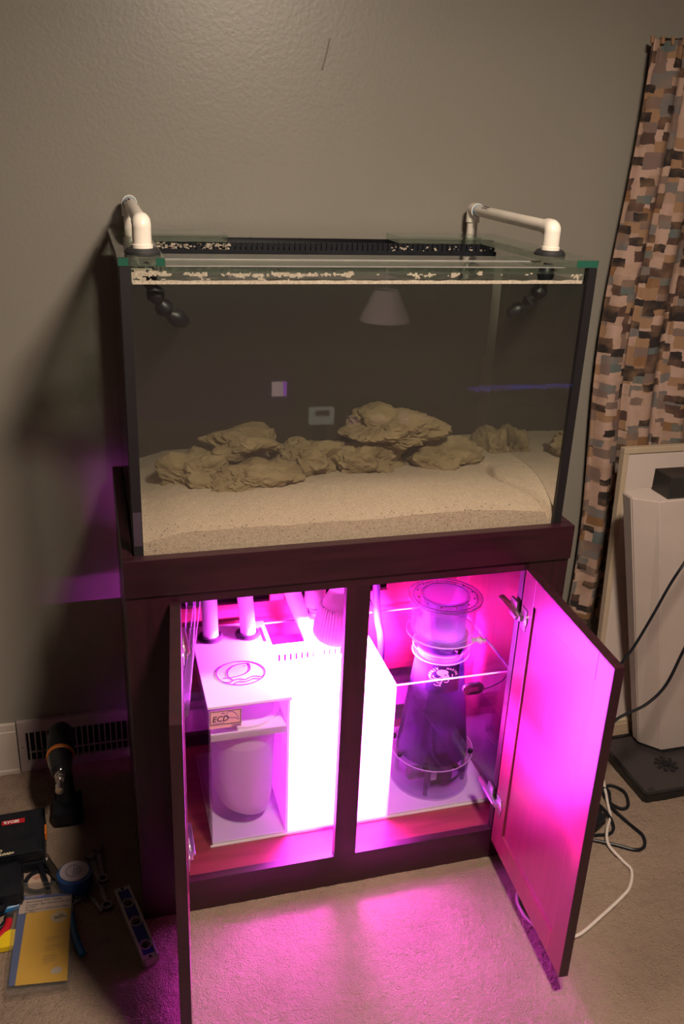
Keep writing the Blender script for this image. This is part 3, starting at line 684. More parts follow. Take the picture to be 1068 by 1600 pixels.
tube_b = box(NB(), .350, .392, .410, .420, .552, .580, .004); obj('lever', tube_b, red_m, t); obj('valve_stem', lathe(NB(), [(.012, 0), (.012, .30)], 18, (.378, .432, .569)), pvc_m, t, smooth=True)

# ------------------------------------------------------------------ grow bulb
bx, by = .500, .270
t = thing('grow_bulb', 'finned spotlight grow bulb hanging over the lit sump chamber', 'light bulb', (bx, by, .515))
prof = [(.061, .517), (.063, .524), (.062, .536), (.056, .560), (.048, .590), (.044, .612), (.0385, .626), (.030, .640), (.027, .646)]
obj('reflector', lathe(NB(), prof, 40, (bx, by, 0)), pvc_m, t, smooth=True)
f0 = None
for i in range(44):
    a = 2*PI*i/44
    if f0 is None:
        fb = NB(); pr = [(.062, .522), (.068, .527), (.0665, .542), (.060, .572), (.0545, .598), (.050, .608), (.046, .606), (.050, .580), (.056, .556)]
        v0 = [fb.verts.new((r_, -.0011, z_)) for r_, z_ in pr]; v1 = [fb.verts.new((r_, .0011, z_)) for r_, z_ in pr]; n = len(pr)
        fb.faces.new(v0); fb.faces.new(list(reversed(v1)))
        for k in range(n): fb.faces.new((v0[k], v0[(k+1) % n], v1[(k+1) % n], v1[k]))
        f0 = obj('cooling_fin', fb, pvc_m, t, world=False); f0.location = (0, 0, -.515)
        WM[f0.name] = Matrix.Identity(4)
    else:
        f = f0.copy(); C.objects.link(f); f.rotation_euler = (0, 0, a)
obj('lens', lathe(NB(), [(.055, .5150), (.055, .5169)], 40, (bx, by, 0)), bulb_m, t, label='glowing magenta face')
obj('screw_base', lathe(NB(), [(.027, .640), (.0255, .648), (.0255, .675)], 28, (bx, by, 0)), pvc_m, t, smooth=True)
t = thing('lamp_holder', 'white lamp holder gripping the grow bulb under the cabinet top', 'lamp holder', (bx, by, .66))
obj('socket', lathe(NB(), [(.0262, .652), (.031, .652), (.031, .70), (.022, .72), (.010, .73)], 28, (bx, by, 0)), hose_m, t, smooth=True)
obj('cord', tube(NB(), [(bx, by, .725), (bx, by, .80), (bx, by+.01, .869)], .004, 10), cordw_m, t, smooth=True)

# ------------------------------------------------------------------ protein skimmer
kx, ky = .751, .208
sk = thing('protein_skimmer', 'clear cone protein skimmer with collection cup in the right sump chamber', 'skimmer', (kx, ky, .09))
pos = (kx, ky, 0)
def shell(name, r0, r1, z0, z1, m, taper=None, parent=sk, label=None): return obj(name, pipe_shell(NB(), r0, r1, z0, z1, pos, 56, taper), m, parent, smooth=True, label=label)
cupm = clear('cup_acrylic', (.92, .88, .96), 1.49, .03, haze=.12)
shell('base_plate', .02, .104, .0895, .095, acrp_m)
shell('body_chamber', .0985, .1015, .095, .178, acrp_m)
shell('body_flange', .085, .108, .178, .188, acrp_m)
shell('cone', .0905, .0935, .188, .477, smoke_m, (.0575, .0605))
nk = shell('neck_clamp', .0600, .0715, .477, .503, acrp_m); shell('neck', .0540, .0580, .467, .640, neck_m)
shell('neck_seal', .0581, .0660, .503, .534, smoke_m)
cup = shell('collection_cup', .0765, .0800, .542, .630, cupm)
shell('cup_flange', .0585, .0905, .534, .542, acrp_m, parent=cup); shell('cup_lip', .0765, .0905, .622, .630, acrp_m, parent=cup)
shell('cup_lid', .060, .0915, .631, .637, acrp_m, label='clear ring lid with bright screws')
for r_, z_ in ((.0905, .538), (.0915, .634), (.060, .637), (.0790, .634), (.0720, .501), (.0720, .480), (.108, .186)):
    obj('rim_glint', lathe(NB(), [(r_-.0006, z_-.0012), (r_+.0008, z_-.0012), (r_+.0008, z_+.0012), (r_-.0006, z_+.0012)], 64, pos, closed=True), rim_m, sk, smooth=True)  # milky rings painted as the bright glints on clear acrylic edges
b0 = None
for i in range(12):
    a = 2*PI*i/12
    v = Vector((kx+.0705*math.cos(a), ky+.0705*math.sin(a), .637))
    if b0 is None: b0 = obj('lid_screw', lathe(NB(), [(.0026, 0), (.0026, .002), (.0015, .003)], 10, (0, 0, 0)), hose_m, sk, world=False); b0.location = v-Vector((kx, ky, .09))
    else:
        f = b0.copy(); C.objects.link(f); f.location = v-Vector((kx, ky, .09))
b0 = None
for i in range(8):
    a = 2*PI*i/8+.25; v = Vector((.102*math.cos(a), .102*math.sin(a), .098))
    if b0 is None: b0 = obj('thumb_nut', lathe(NB(), [(.007, 0), (.007, .009), (.004, .011)], 8, (0, 0, 0)), black_m, sk, world=False, smooth=True); b0.location = v; b0.rotation_euler = (0, 0, a)
    else:
        f = b0.copy(); C.objects.link(f); f.location = v
b0 = None
for i in range(4):
    a = 2*PI*i/4-2.05; v = Vector((.088*math.cos(a), .088*math.sin(a), .0052))
    if b0 is None: b0 = obj('standoff', lathe(NB(), [(.006, 0), (.006, .0825)], 14, (0, 0, 0)), smoke_m, sk, world=False, smooth=True); b0.location = v
    else:
        f = b0.copy(); C.objects.link(f); f.location = v
pb = box(NB(), kx-.018, kx+.042, ky-.055, ky-.005, .098, .160, .004); lathe(pb, [(.018, 0), (.018, .05), (.012, .056)], 20, (kx-.02, ky-.03, .130), (-1, 0, 0))
pm = obj('pump', pb, black_m, sk, smooth=True, label='black pump inside the base')
obj('pump_label', box(NB(), kx-.0185, kx-.003, ky-.0565, ky-.0552, .118, .142), white_ink, pm)
obj('pump_cord', tube(NB(), [(kx+.03, ky-.02, .150), (kx+.055, ky-.045, .150), (kx+.062, ky-.055, .125), (kx+.03, ky-.06, .105), (kx+.01, ky-.058, .103)], .003, 8), black_m, pm, smooth=True)
obj('inner_plate', tube(NB(), [(kx-.03, ky, .19), (kx-.028, ky, .26), (kx-.01, ky, .30)], .018, 16), smoke_m, sk, smooth=True)
obj('drain_nipple', lathe(NB(), [(.006, 0), (.006, .018), (.010, .019), (.010, .026), (.006, .027), (.006, .036)], 14, (kx+.070, ky-.025, .515), (.94, -.34, 0)), hose_m, sk, smooth=True)
obj('clamp_knob', lathe(NB(), [(.005, 0), (.009, .004), (.009, .014)], 10, (kx+.01, ky-.0655, .518), (.5, -.86, .1)), black_m, sk, smooth=True)
# black label and printed emblem, curved round the cone
def on_cone(u, v, off):
    """u metres round the cone, v metres up from z .36"""
    z = .436+v*.92; r_ = .0935-(.0935-.0605)*(z-.188)/(.477-.188)+off
    th = math.atan2(-1.80, -.81)+.22+u*1.3/r_
    return Vector((kx+r_*math.cos(th), ky+r_*math.sin(th), z))
lbm = NB(); nu = 14; g = []
for j in range(5): g.append([lbm.verts.new(on_cone(-.034+.068*i/nu, -.042+.085*j/4, .0008)) for i in range(nu+1)])
for j in range(4):
    for i in range(nu): lbm.faces.new((g[j][i], g[j][i+1], g[j+1][i+1], g[j+1][i]))
lab = obj('label_patch', lbm, label_m, sk, smooth=True, label='black label on the cone with a pale octopus')
em = NB(); q = .0014
def cone_poly(bm, pts):
    cx = sum(p[0] for p in pts)/len(pts); cy = sum(p[1] for p in pts)/len(pts)
    c0 = bm.verts.new(on_cone(cx, cy, q)); mid = [bm.verts.new(on_cone((x+cx)/2, (y+cy)/2, q)) for x, y in pts]; out = [bm.verts.new(on_cone(x, y, q)) for x, y in pts]; n = len(pts)
    for i in range(n):
        j = (i+1) % n; bm.faces.new((c0, mid[i], mid[j])); bm.faces.new((mid[i], out[i], out[j], mid[j]))
cone_poly(em, circ(-.003, .018, .0115, .0095, 20)); cone_poly(em, circ(.003, .008, .0075, .007, 16))
def tent(pts, w0):
    b2 = NB(); strokes(b2, pts, w0, 0, 0, 5); bmesh.ops.remove_doubles(b2, verts=b2.verts, dist=1e-6)
    for v in b2.verts: v.co = on_cone(v.co.x, v.co.y, q)
    join(em, b2)
tent([(-.004, .006), (-.012, .000), (-.019, .0021), (-.021, .008)], .0021); tent([(-.012, .001), (-.019, -.004), (-.026, -.0021), (-.029, .002)], .0021)
tent([(-.019, -.004), (-.023, -.008), (-.029, -.008)], .0019); tent([(0, .0021), (-.004, -.008), (-.010, -.012), (-.014, -.008)], .0021)
tent([(-.004, -.008), (-.006, -.016), (-.013, -.020), (-.018, -.016)], .0021); tent([(-.008, -.018), (-.005, -.022)], .0019)
tent([(.006, .0021), (.010, -.004), (.007, -.010), (.001, -.008)], .0021); tent([(.009, .006), (.015, .0021), (.018, .008), (.016, .012)], .0019)
tent([(.010, .004), (.016, -.0021), (.020, .000)], .0019)
obj('octopus_emblem', em, pink_ink, lab)
ey_ = NB()
ey_.faces.new([ey_.verts.new(on_cone(x, y, q+.0005)) for x, y in circ(.003, .012, .0023, .0017, 12)]); obj('emblem_eye', ey_, label_m, lab)
tx = NB()
def arc_text(s, a0, a1, size, rad):
    for i, ch in enumerate(s):
        a = a0+(a1-a0)*i/max(1, len(s)-1)
        cx, cy = rad*math.cos(a), .004+rad*math.sin(a); ro = a-PI/2
        def fn(c, cx=cx, cy=cy, ro=ro): return on_cone(cx+c.x*math.cos(ro)-c.y*math.sin(ro), cy+c.x*math.sin(ro)+c.y*math.cos(ro), q)
        join(tx, text_bm(ch, size, None, fn, .0002, 'CENTER'))
arc_text('AVAST', PI*.98, PI*.66, .0095, .0245); arc_text('MARINE', PI*.42, PI*.05, .0070, .0250)
obj('emblem_lettering', tx, pink_ink, lab)

# return pump and leads in the back of the skimmer chamber
t = thing('return_pump', 'black pump with leads in the back left corner of the skimmer chamber', 'pump', (.640, .372, .092))
obj('pump_body', box(NB(), .612, .672, .338, .405, .0895, .17, .006), black_m, t, smooth=True)
cage = NB()
for i in range(7): box(cage, .612+i*.009, .616+i*.009, .330, .337, .10, .165)
obj('intake_cage', cage, black_m, t)
obj('outlet_pipe', tube(NB(), [(.650, .372, .168), (.652, .376, .40), (.640, .40, .52), (.625, .42, .869)], .010, 14), noisy(mat('violet_grey_hose', (.06, .05, .12), .4), (.07, .06, .14), 30), t, smooth=True)
for k, p in enumerate(([(.66, .39, .17), (.668, .40, .36), (.640, .41, .48), (.60, .42, .62)], [(.62, .39, .17), (.64, .40, .33), (.66, .405, .42), (.61, .42, .55), (.59, .44, .62)])):
    obj('lead', tube(NB(), p+[(p[-1][0], p[-1][1], .869)], .0035, 8), black_m, t, smooth=True)
t = thing('airline_tube', 'thin grey airline rising behind the collection cup', 'tubing', (.885, .40, .3))
obj('tube', tube(NB(), [(.84, .30, .44), (.868, .36, .60), (.872, .40, .72), (.874, .42, .869)], .012, 14), acrp_m, t, smooth=True)
# thermometer on the sump front
t = thing('sump_thermometer', 'small black oval digital gauge on the front pane of the sump', 'thermometer', (.795, .075, .43))
gx, gz = .795, .434
gb = NB(); prism(gb, [(gx+.012+.0155*math.cos(a), gz+.0155*math.sin(a)) for a in [-PI/2+PI*i/12 for i in range(13)]]+[(gx-.012+.0155*math.cos(a), gz+.0155*math.sin(a)) for a in [PI/2+PI*i/12 for i in range(13)]], 0, .008)
for v in gb.verts: v.co = Vector((v.co.x, sy0+T+.0006+v.co.z, v.co.y))
obj('case', gb, blackg_m, t); 
gb = box(NB(), gx-.013, gx+.013, sy0+T+.0002, sy0+T+.0006, gz-.006, gz+.006, 0); obj('display', gb, mat('dim_red_display', (.10, .01, .05), .2), t)
obj('lead', tube(NB(), [(gx+.02, sy0+T+.006, gz-.008), (gx+.04, .10, .424), (gx+.06, .10, .43), (gx+.085, .10, .445), (gx+.100, .102, .478)], .0016, 8), black_m, t, smooth=True)

# ------------------------------------------------------------------ right side of the room
cu = NB(); uvl = None
def curtain(x0, x1, z0, z1):
    bm = NB(); nx, nz = 220, 120; g = []
    for j in range(nz+1):
        v = j/nz; z = z0+(z1-z0)*v; row = []
        for i in range(nx+1):
            u = i/nx; gather = 1-.10*(1-v)*(1-u)*0
            lean = .010*math.sin(v*9)*(1-u)
            x = x0+(x1-x0)*u+lean+(.012*math.sin(v*5+1))*(1-u)
            ph = u*2*PI*11+.5*math.sin(v*4)+.9*math.sin(u*13)
            amp = .021*(.75+.25*math.sin(v*3+u*20))*(1 if v < .96 else .55)
            y = .536+amp*math.sin(ph)+.004*math.sin(ph*2.3+v*6)
            if v > .97: y += .003*math.sin(u*2*PI*60)
            x += .006*math.cos(ph)
            row.append(bm.verts.new((x, y, z+.002*math.sin(ph*1.5)*(v > .98))))
        g.append(row)
    uv = bm.loops.layers.uv.new('UVMap')
    for j in range(nz):
        for i in range(nx):
            f = bm.faces.new((g[j][i], g[j][i+1], g[j+1][i+1], g[j+1][i]))
            for l, (a, b) in zip(f.loops, ((i, j), (i+1, j), (i+1, j+1), (i, j+1))): l[uv].uv = ((x1-x0)*a/nx*1.22, (z1-z0)*b/nz)
    return bm
t = thing('window_curtain', 'floor-length curtain printed with brown, black and tan dabs', 'curtain', (1.9, .54, .31))
c_ = obj('cloth', curtain(1.292, 2.45, .305, 1.925), curtain_m, t, smooth=True)
bm = NB()
for i in range(40): x = 1.30+i*.029; tube(bm, [(x, .530, 1.915), (x+.004*math.sin(i*3), .532, 1.932)], .005, 6, 2)
obj('pleat_tape', bm, curtain_m, t, smooth=True)
obj('curtain_rod', tube(NB(), [(1.34, .56, 1.925), (2.5, .56, 1.93)], .008, 12, 1), dark_steel, t, smooth=True)
for x in (1.40, 2.40): obj('rod_bracket', tube(NB(), [(x, .56, 1.93), (x, .586, 1.93)], .006, 8, 1), dark_steel, t)

t = thing('white_panel', 'tall white framed board leaning up behind the tapered bin', 'board', (1.75, .36, 0))
px0, px1 = 1.328, 2.22
lean = Matrix.Translation((0, .352, 0)) @ Matrix.Rotation(-.066, 4, 'X') @ Matrix.Translation((0, -.352, 0))
box_ = lambda *a: box(NB(), *a, 0, lean)
obj('board', box_(px0+.012, px1-.012, .350, .362, .06, .905), panel_m, t)
obj('edge_strip', box(NB(), px0, px0+.016, .346, .368, .055, .905, .002, lean), ptrim_m, t); obj('edge_strip', box(NB(), px1-.016, px1, .346, .368, .055, .905, .002, lean), ptrim_m, t)
obj('edge_strip', box(NB(), px0, px1, .346, .368, .905, .922, .002, lean), ptrim_m, t); obj('edge_strip', box(NB(), px0, px1, .340, .368, .050, .062, .002, lean), ptrim_m, t)
obj('base_rail', box(NB(), px0+.01, px1, .338, .366, -.002, .050, .002, lean), noisy(mat('pale_wood', (.40, .29, .21), .6), (.46, .34, .25), 6, stretch=(2, 30, 30)), t)

t = thing('laptop_cooler', 'flat black plastic stand with a round fan lying on the carpet', 'laptop stand', (1.55, .20, 0))
bm = NB(); x0, x1, y0, y1 = 1.338, 1.80, .064, .322
def rrect(x0, x1, y0, y1, r, n=5):
    o = []
    for cx, cy, a0 in ((x1-r, y1-r, 0), (x0+r, y1-r, PI/2), (x0+r, y0+r, PI), (x1-r, y0+r, 1.5*PI)):
        for i in range(n+1): a = a0+PI/2*i/n; o.append((cx+r*math.cos(a), cy+r*math.sin(a)))
    return o
prism(bm, rrect(x0, x1, y0, y1, .012), .0015, .022); ring2(bm, rrect(x0+.001, x1-.001, y0+.001, y1-.001, .012), rrect(x0+.010, x1-.010, y0+.010, y1-.010, .010), .022, .0275)
obj('tray', bm, blackg_m, t)
obj('deck', prism(NB(), rrect(x0+.0105, x1-.0105, y0+.0105, y1-.0105, .010), .022, .0235), noisy(mat('dark_grey_deck', (.035, .028, .030), .35), (.04, .032, .034), 20), t)
fx, fy = 1.478, .172
hub = obj('fan_hub', lathe(NB(), [(.012, .0236), (.012, .0275), (.008, .029)], 20, (fx, fy, 0)), black_m, t, smooth=True)
f0 = None
for i in range(9):
    a = 2*PI*i/9
    if f0 is None:
        fb = NB(); pts = [(.012, -.004), (.026, -.010), (.034, -.004), (.034, .003), (.022, .002), (.012, .003)]
        prism(fb, pts, .0240, .0262); f0 = obj('fan_blade', fb, blackg_m, t, world=False); f0.location = (fx-1.55, fy-.20, 0)
    else: f = f0.copy(); C.objects.link(f); f.rotation_euler = (0, 0, a)
obj('foot_pad', box(NB(), 1.362, 1.380, .082, .092, .0236, .0250), rubber_m, t)
obj('foot_pad', box(NB(), 1.760, 1.778, .082, .092, .0236, .0250), rubber_m, t)

# tapered bin
t = thing('tapered_bin', 'tall white tapered plastic bin standing on the black stand', 'bin', (1.60, .29, .0245))
def oct_(cx, cy, hx, hy, c): return [(cx-hx+c, cy-hy), (cx+hx-c, cy-hy), (cx+hx, cy-hy+c), (cx+hx, cy+hy-c), (cx+hx-c, cy+hy), (cx-hx+c, cy+hy), (cx-hx, cy+hy-c), (cx-hx, cy-hy+c)]
lowp = [(1.492, .219), (1.690, .219), (1.735, .268), (1.735, .300), (1.690, .312), (1.492, .312), (1.446, .300), (1.446, .268)]
top = [(1.305, .192), (1.78, .192), (1.83, .228), (1.83, .27), (1.78, .29), (1.305, .29), (1.245, .27), (1.245, .228)]
bm = NB(); a = [bm.verts.new((x, y, .034)) for x, y in lowp]; b = [bm.verts.new((x, y, .853)) for x, y in top]
bm.faces.new(list(reversed(a))); bm.faces.new(b)
for i in range(8): bm.faces.new((a[i], a[(i+1) % 8], b[(i+1) % 8], b[i]))
bmesh.ops.bevel(bm, geom=bm.edges[:], offset=.003, segments=2, affect='EDGES')
obj('bin_body', bm, bin_m, t)
obj('foot', prism(NB(), [(x*.97+.05, y*.97+.008) for x, y in lowp], .0240, .034), rubber_m, t, label='black recessed foot')
bk = box(NB(), 1.333, 1.72, .200, .272, .8535, .912, .003)
obj('black_box', bk, noisy(mat('charcoal_plastic', (.020, .018, .018), .4), (.03, .027, .026), 15), label='flat black box lying on top of the tapered bin', cat='box')

# cords
def cord(name, pts, r, m, label, cat='cable', seg=8, flat=1): 
    return obj(name, tube(NB(), pts, r, seg, 8, flat), m, smooth=True, label=label, cat=cat)
zc = .0045
cord('extension_cord', [(1.265, .157, zc+.012), (1.229, .067, zc), (1.214, .033, zc), (1.174, -.014, zc+.006), (1.151, -.060, zc+.004), (1.159, -.114, zc), (1.163, -.148, zc), (1.131, -.192, zc), (1.09, -.219, zc), (.992, -.267, zc), (.937, -.291, zc), (.903, -.293, zc), (.870, -.279, zc), (.847, -.246, zc), (.836, -.202, zc), (.850, -.150, zc), (.93, -.06, zc), (.975, .05, zc)], .0040, cordw_m, 'flat white power cord winding over the carpet under the right door')
cord('loose_cable', [(1.18, .17, zc), (1.247, .147, zc), (1.286, .144, zc), (1.307, .112, zc), (1.288, .064, zc), (1.261, .055, zc), (1.242, .090, zc), (1.245, .130, zc+.008), (1.259, .118, zc+.008), (1.237, .065, zc+.004), (1.249, .005, zc), (1.261, -.046, zc), (1.243, -.082, zc), (1.212, -.088, zc), (1.17, -.060, zc), (1.10, -.018, zc), (1.03, .03, zc)], .0042, black_m, 'black cord lying in a wide loop beside the laptop stand')
cord('loose_cable', [(1.10, .20, zc), (1.16, .14, zc), (1.205, .093, zc), (1.211, .038, zc+.002), (1.202, -.002, zc), (1.178, -.022, zc), (1.147, -.020, zc), (1.09, -.006, zc), (1.02, .05, zc)], .0042, black_m, 'shorter black cord curled inside the wide loop')
cord('hanging_cable', [(1.62, .21, .925), (1.50, .16, .932), (1.40, .08, .88), (1.297, .05, .749), (1.268, .05, .691), (1.238, .05, .615), (1.200, .05, .528), (1.172, .05, .484), (1.12, .05, .39), (1.06, .05, .22), (1.03, .06, .03), (1.0, .10, zc)], .0036, black_m, 'upper black cable sweeping down from the black box')
cord('hanging_cable', [(1.70, .21, .92), (1.52, .15, .93), (1.43, .07, .78), (1.390, .05, .62), (1.350, .05, .50), (1.318, .05, .399), (1.271, .05, .347), (1.210, .05, .323), (1.181, .05, .305), (1.13, .05, .25), (1.07, .06, .12), (1.04, .08, .02), (1.01, .13, zc)], .0040, black_m, 'lower black cable sagging across the tapered bin')
t = thing('power_brick', 'small black power adapter on the carpet behind the right door', 'adapter', (1.155, .02, 0), .5)
obj('case', box(NB(), -.03, .03, -.02, .02, .001, .03, .004), black_m, t, world=False, smooth=True)
obj('lead', tube(NB(), [(.03, 0, .012), (.05, .006, .006), (.065, .02, .0045)], .003, 8), black_m, t, world=False, smooth=True)

# ------------------------------------------------------------------ tools on the carpet, left
# impact driver standing on its battery, nose to the camera
t = thing('cordless_driver', 'black cordless driver with orange collar standing on its battery', 'drill', (-.190, .365, .001))
obj('battery', box(NB(), -.034, .040, -.045, .040, 0, .046, .010), black_m, t, world=False, smooth=True)
obj('battery_clip', box(NB(), -.012, .016, -.0462, -.043, .012, .034, .002), blackg_m, t, world=False)
bm = NB(); tube(bm, [(0, .012, .040), (-.002, .018, .09), (-.004, .030, .150), (-.004, .034, .185)], lambda u: .020-.002*math.sin(u*PI), 16, 5, 1.25); obj('handle', bm, rubber_m, t, world=False, smooth=True)
obj('motor_housing', lathe(NB(), [(.006, -.112), (.022, -.108), (.031, -.092), (.034, -.06), (.034, -.005), (.032, 0)], 28, (-.004, 0, .195), (0, -1, 0)), black_m, t, world=False, smooth=True)
obj('orange_collar', lathe(NB(), [(.0335, 0), (.0350, .003), (.0345, .010), (.032, .012)], 28, (-.004, 0, .195), (0, -1, 0)), orange_m, t, world=False, smooth=True)
obj('gear_case', lathe(NB(), [(.0315, 0), (.030, .020), (.024, .045), (.020, .060), (.014, .066)], 28, (-.004, -.012, .195), (0, -1, 0)), blackg_m, t, world=False, smooth=True)
obj('chuck', lathe(NB(), [(.0125, 0), (.0125, .012), (.0105, .013), (.0105, .022)], 20, (-.004, -.078, .195), (0, -1, 0)), steel_m, t, world=False, smooth=True)
obj('bit_holder', lathe(NB(), [(.0060, 0), (.0060, .018), (.0095, .019), (.0095, .040), (.004, .041)], 16, (-.004, -.100, .195), (0, -1, 0)), steel_m, t, world=False, smooth=True)
obj('trigger', box(NB(), -.010, .004, -.012, .004, .130, .160, .003), blackg_m, t, world=False)

# bit set case
t = thing('bit_case', 'black hinged bit case with a red lettered badge', 'tool case', (-.345, .262, .001), .03)
obj('case_lower', box(NB(), -.105, .105, -.080, .075, 0, .030, .006), black_m, t, world=False)
lidc = obj('case_lid', box(NB(), -.105, .105, -.080, .075, .031, .060, .006), black_m, t, world=False)
obj('lid_ridge', box(NB(), -.100, .092, -.082, -.040, .0595, .0640, .002), black_m, t, world=False)
obj('latch', box(NB(), .1045, .1095, -.020, .012, .036, .058, .0015), orange_m, t, world=False, label='orange latch')
bd = obj('badge', box(NB(), .004, .058, .030, .045, .0601, .0610), red_m, t, world=False, label='red badge lettered in white')
obj('badge_lettering', text_bm('RYOBI', .0128, Matrix.Translation((.0085, .0330, .0612)), bold=.0005), white_ink, bd, world=False)
tb = text_bm('SPEED', .0125, Matrix.Translation((-.026, -.066, .0642)), bold=.0006, shear=.3)
join(tb, text_bm('LOAD+', .0095, Matrix.Translation((.004, -.0765, .0642)), bold=.0006, shear=.3)); obj('lid_lettering', tb, mat('cream_print', (.62, .55, .36), .5), t, world=False)
# second black pouch in front of the case
t = thing('tool_pouch', 'black moulded tool box below the bit case at the picture edge', 'tool box', (-.390, .120, .001), .05)
obj('shell', box(NB(), -.07, .105, -.055, .052, 0, .055, .016), black_m, t, world=False, smooth=True)
obj('lid_seam', box(NB(), -.0705, .1055, -.0555, .0525, .028, .030), blackg_m, t, world=False)
obj('handle', tube(NB(), [(-.02, -.052, .035), (-.02, -.074, .040), (.06, -.074, .040), (.06, -.052, .035)], .007, 10), black_m, t, world=False, smooth=True)

# tape measure
t = thing('tape_measure', 'round white-faced tape measure with blue rubber case', 'tape measure', (-.170, .118, .001), -.15)
bm = NB(); n = 48
outer = [(.040*math.cos(2*PI*i/n)*(1+.02*(i % 4 < 2)), .037*math.sin(2*PI*i/n)*(1+.02*(i % 4 < 2))) for i in range(n)]
prism(bm, outer, 0, .040); obj('case', bm, blue_m, t, world=False)
fc = obj('face', prism(NB(), circ(-.001, .004, .0335, .031, 40), .0401, .0425), mat('pale_face', (.42, .36, .40), .5), t, world=False, label='pale round face')
bm = NB(); strokes(bm, [(-.001+.019*math.cos(a), .004+.018*math.sin(a)) for a in [PI*.45+PI*1.1*i/16 for i in range(17)]], .0018, .0426, .0429, 1)
for x, l in ((-.002, .011), (.0035, .016), (.0085, .014), (.013, .010)): strokes(bm, [(x, .004-l), (x, .004+l)], .0018, .0426, .0429, 1)
obj('face_print', bm, mat('blue_grey_ink', (.08, .07, .14), .5), fc, world=False)
obj('tape_tongue', box(NB(), -.020, .004, -.056, -.036, .002, .010, .001), black_m, t, world=False)

# folding multi tool and pliers by the tape
t = thing('multi_tool', 'open steel folding multi tool left of the tape measure', 'multi tool', (-.220, .160, .001), 0)
obj('handle', box(NB(), -.009, .009, -.045, .045, .002, .022, .003, Matrix.Rotation(.42, 4, 'Z')), dark_steel, t, world=False)
obj('handle', box(NB(), -.006, .006, -.050, .050, .002, .020, .003, Matrix.Translation((-.022, -.010, 0)) @ Matrix.Rotation(.25, 4, 'Z')), black_m, t, world=False)
obj('pivot', lathe(NB(), [(.008, 0), (.008, .005)], 18, (-.018, .043, .022)), steel_m, t, world=False, smooth=True)
obj('pivot', lathe(NB(), [(.006, 0), (.006, .005)], 18, (.020, -.036, .022)), steel_m, t, world=False, smooth=True)
t = thing('hole_saw_card', 'round blister of drill accessory showing above the plastic bag', 'packaging', (-.252, .140, .001))
obj('dish', lathe(NB(), [(.012, .004), (.030, .003), (.034, .010), (.034, .016), (.029, .016), (.027, .008)], 36, (0, 0, 0)), black_m, t, world=False, smooth=True)
d_ = obj('disc', lathe(NB(), [(.026, .0082), (.026, .0102)], 32, (0, 0, 0)), mat('tan_disc', (.45, .33, .25), .6), t, world=False)
bm = NB()
for i in range(6): a = .9+i*.28; strokes(bm, [(.010*math.cos(a), .010*math.sin(a)+.001), (.022*math.cos(a), .022*math.sin(a))], .0018, .0104, .0107, 1)
obj('disc_print', bm, mat('rust_print', (.35, .06, .04), .6), d_, world=False)
# combination wrenches
def wrench(loc, rz, ln, label):
    t = thing('wrench', label, 'wrench', loc, rz)
    b = NB(); ring2(b, circ(0, -ln/2, .0125, n=24), circ(0, -ln/2, .0075, n=24), 0, .008); obj('ring_end', b, dark_steel, t, world=False)
    obj('shank', prism(NB(), [(-.0045, -ln/2+.0115), (.0045, -ln/2+.0115), (.0060, ln/2-.012), (-.0060, ln/2-.012)], .001, .006), dark_steel, t, world=False)
    j = [(-.006, ln/2-.012), (.006, ln/2-.012), (.014, ln/2+.001), (.013, ln/2+.018), (.007, ln/2+.020), (.0065, ln/2+.006), (0, ln/2+.001), (-.0065, ln/2+.006), (-.007, ln/2+.020), (-.013, ln/2+.018), (-.014, ln/2+.001)]
    obj('open_jaw', prism(NB(), j, 0, .008), dark_steel, t, world=False)
wrench((-.117, .118, .001), -.10+.30, .165, 'steel combination wrench lying between tape measure and level')
wrench((-.112, .165, .006), .10, .10, 'small wrench lying across the larger wrench')
t = thing('compass_caliper', 'grey hinged marking caliper right of the plastic bag', 'caliper', (-.137, .052, .001), .35)
b = NB(); strokes(b, [(-.020, .030), (-.006, .036), (.006, .028), (.010, .010), (.012, -.012), (.014, -.034)], .008, 0, .004); obj('bowed_leg', b, dark_steel, t, world=False)
b = NB(); strokes(b, [(-.006, .030), (-.002, .012)], .008, .0005, .004, 1); obj('short_leg', b, dark_steel, t, world=False)
# steel bits and screws
def screw(x, y, rz, ln, label, gr):
    t = thing('screw', label, 'screw', (x, y, .0045), rz, gr)
    obj('shank', lathe(NB(), [(.0022, 0), (.0022, ln*.8), (.0004, ln)], 10, (0, 0, 0), (1, 0, 0)), steel_m, t, world=False, smooth=True)
    obj('head', lathe(NB(), [(.0035, -.003), (.0045, -.001), (.0022, .001)], 12, (0, 0, 0), (1, 0, 0)), steel_m, t, world=False, smooth=True)
for i, (x, y, rz, ln) in enumerate(((-.172, .070, .55, .034), (-.176, .060, .50, .036), (-.170, .088, 1.9, .012), (-.160, .094, 2.6, .012), (-.176, .080, .2, .010))):
    screw(x, y, rz, ln, ['longer steel screw at the right edge of the bag, farther one', 'longer steel screw at the right edge of the bag, nearer one', 'short bright screw stub beside the bag corner', 'short bright screw stub nearest the tape measure', 'short bright screw stub touching the bag edge'][i], 'loose screws beside the bag')
# blue-handled cutter peeping from under the bag
t = thing('pvc_cutter', 'blue-handled cutter tool lying partly under the plastic bag', 'cutter', (-.166, -.040, .001))
obj('blue_handle', tube(NB(), [(-.014, .070, .009), (-.011, .040, .009), (-.004, .000, .009), (.004, -.030, .009), (.012, -.050, .009)], lambda u: .0075, 12, 5, .8), teal_m, t, world=False, smooth=True)
obj('jaw', prism(NB(), [(-.020, .070), (-.008, .070), (-.010, .100), (-.026, .112), (-.030, .098)], .002, .008), dark_steel, t, world=False)
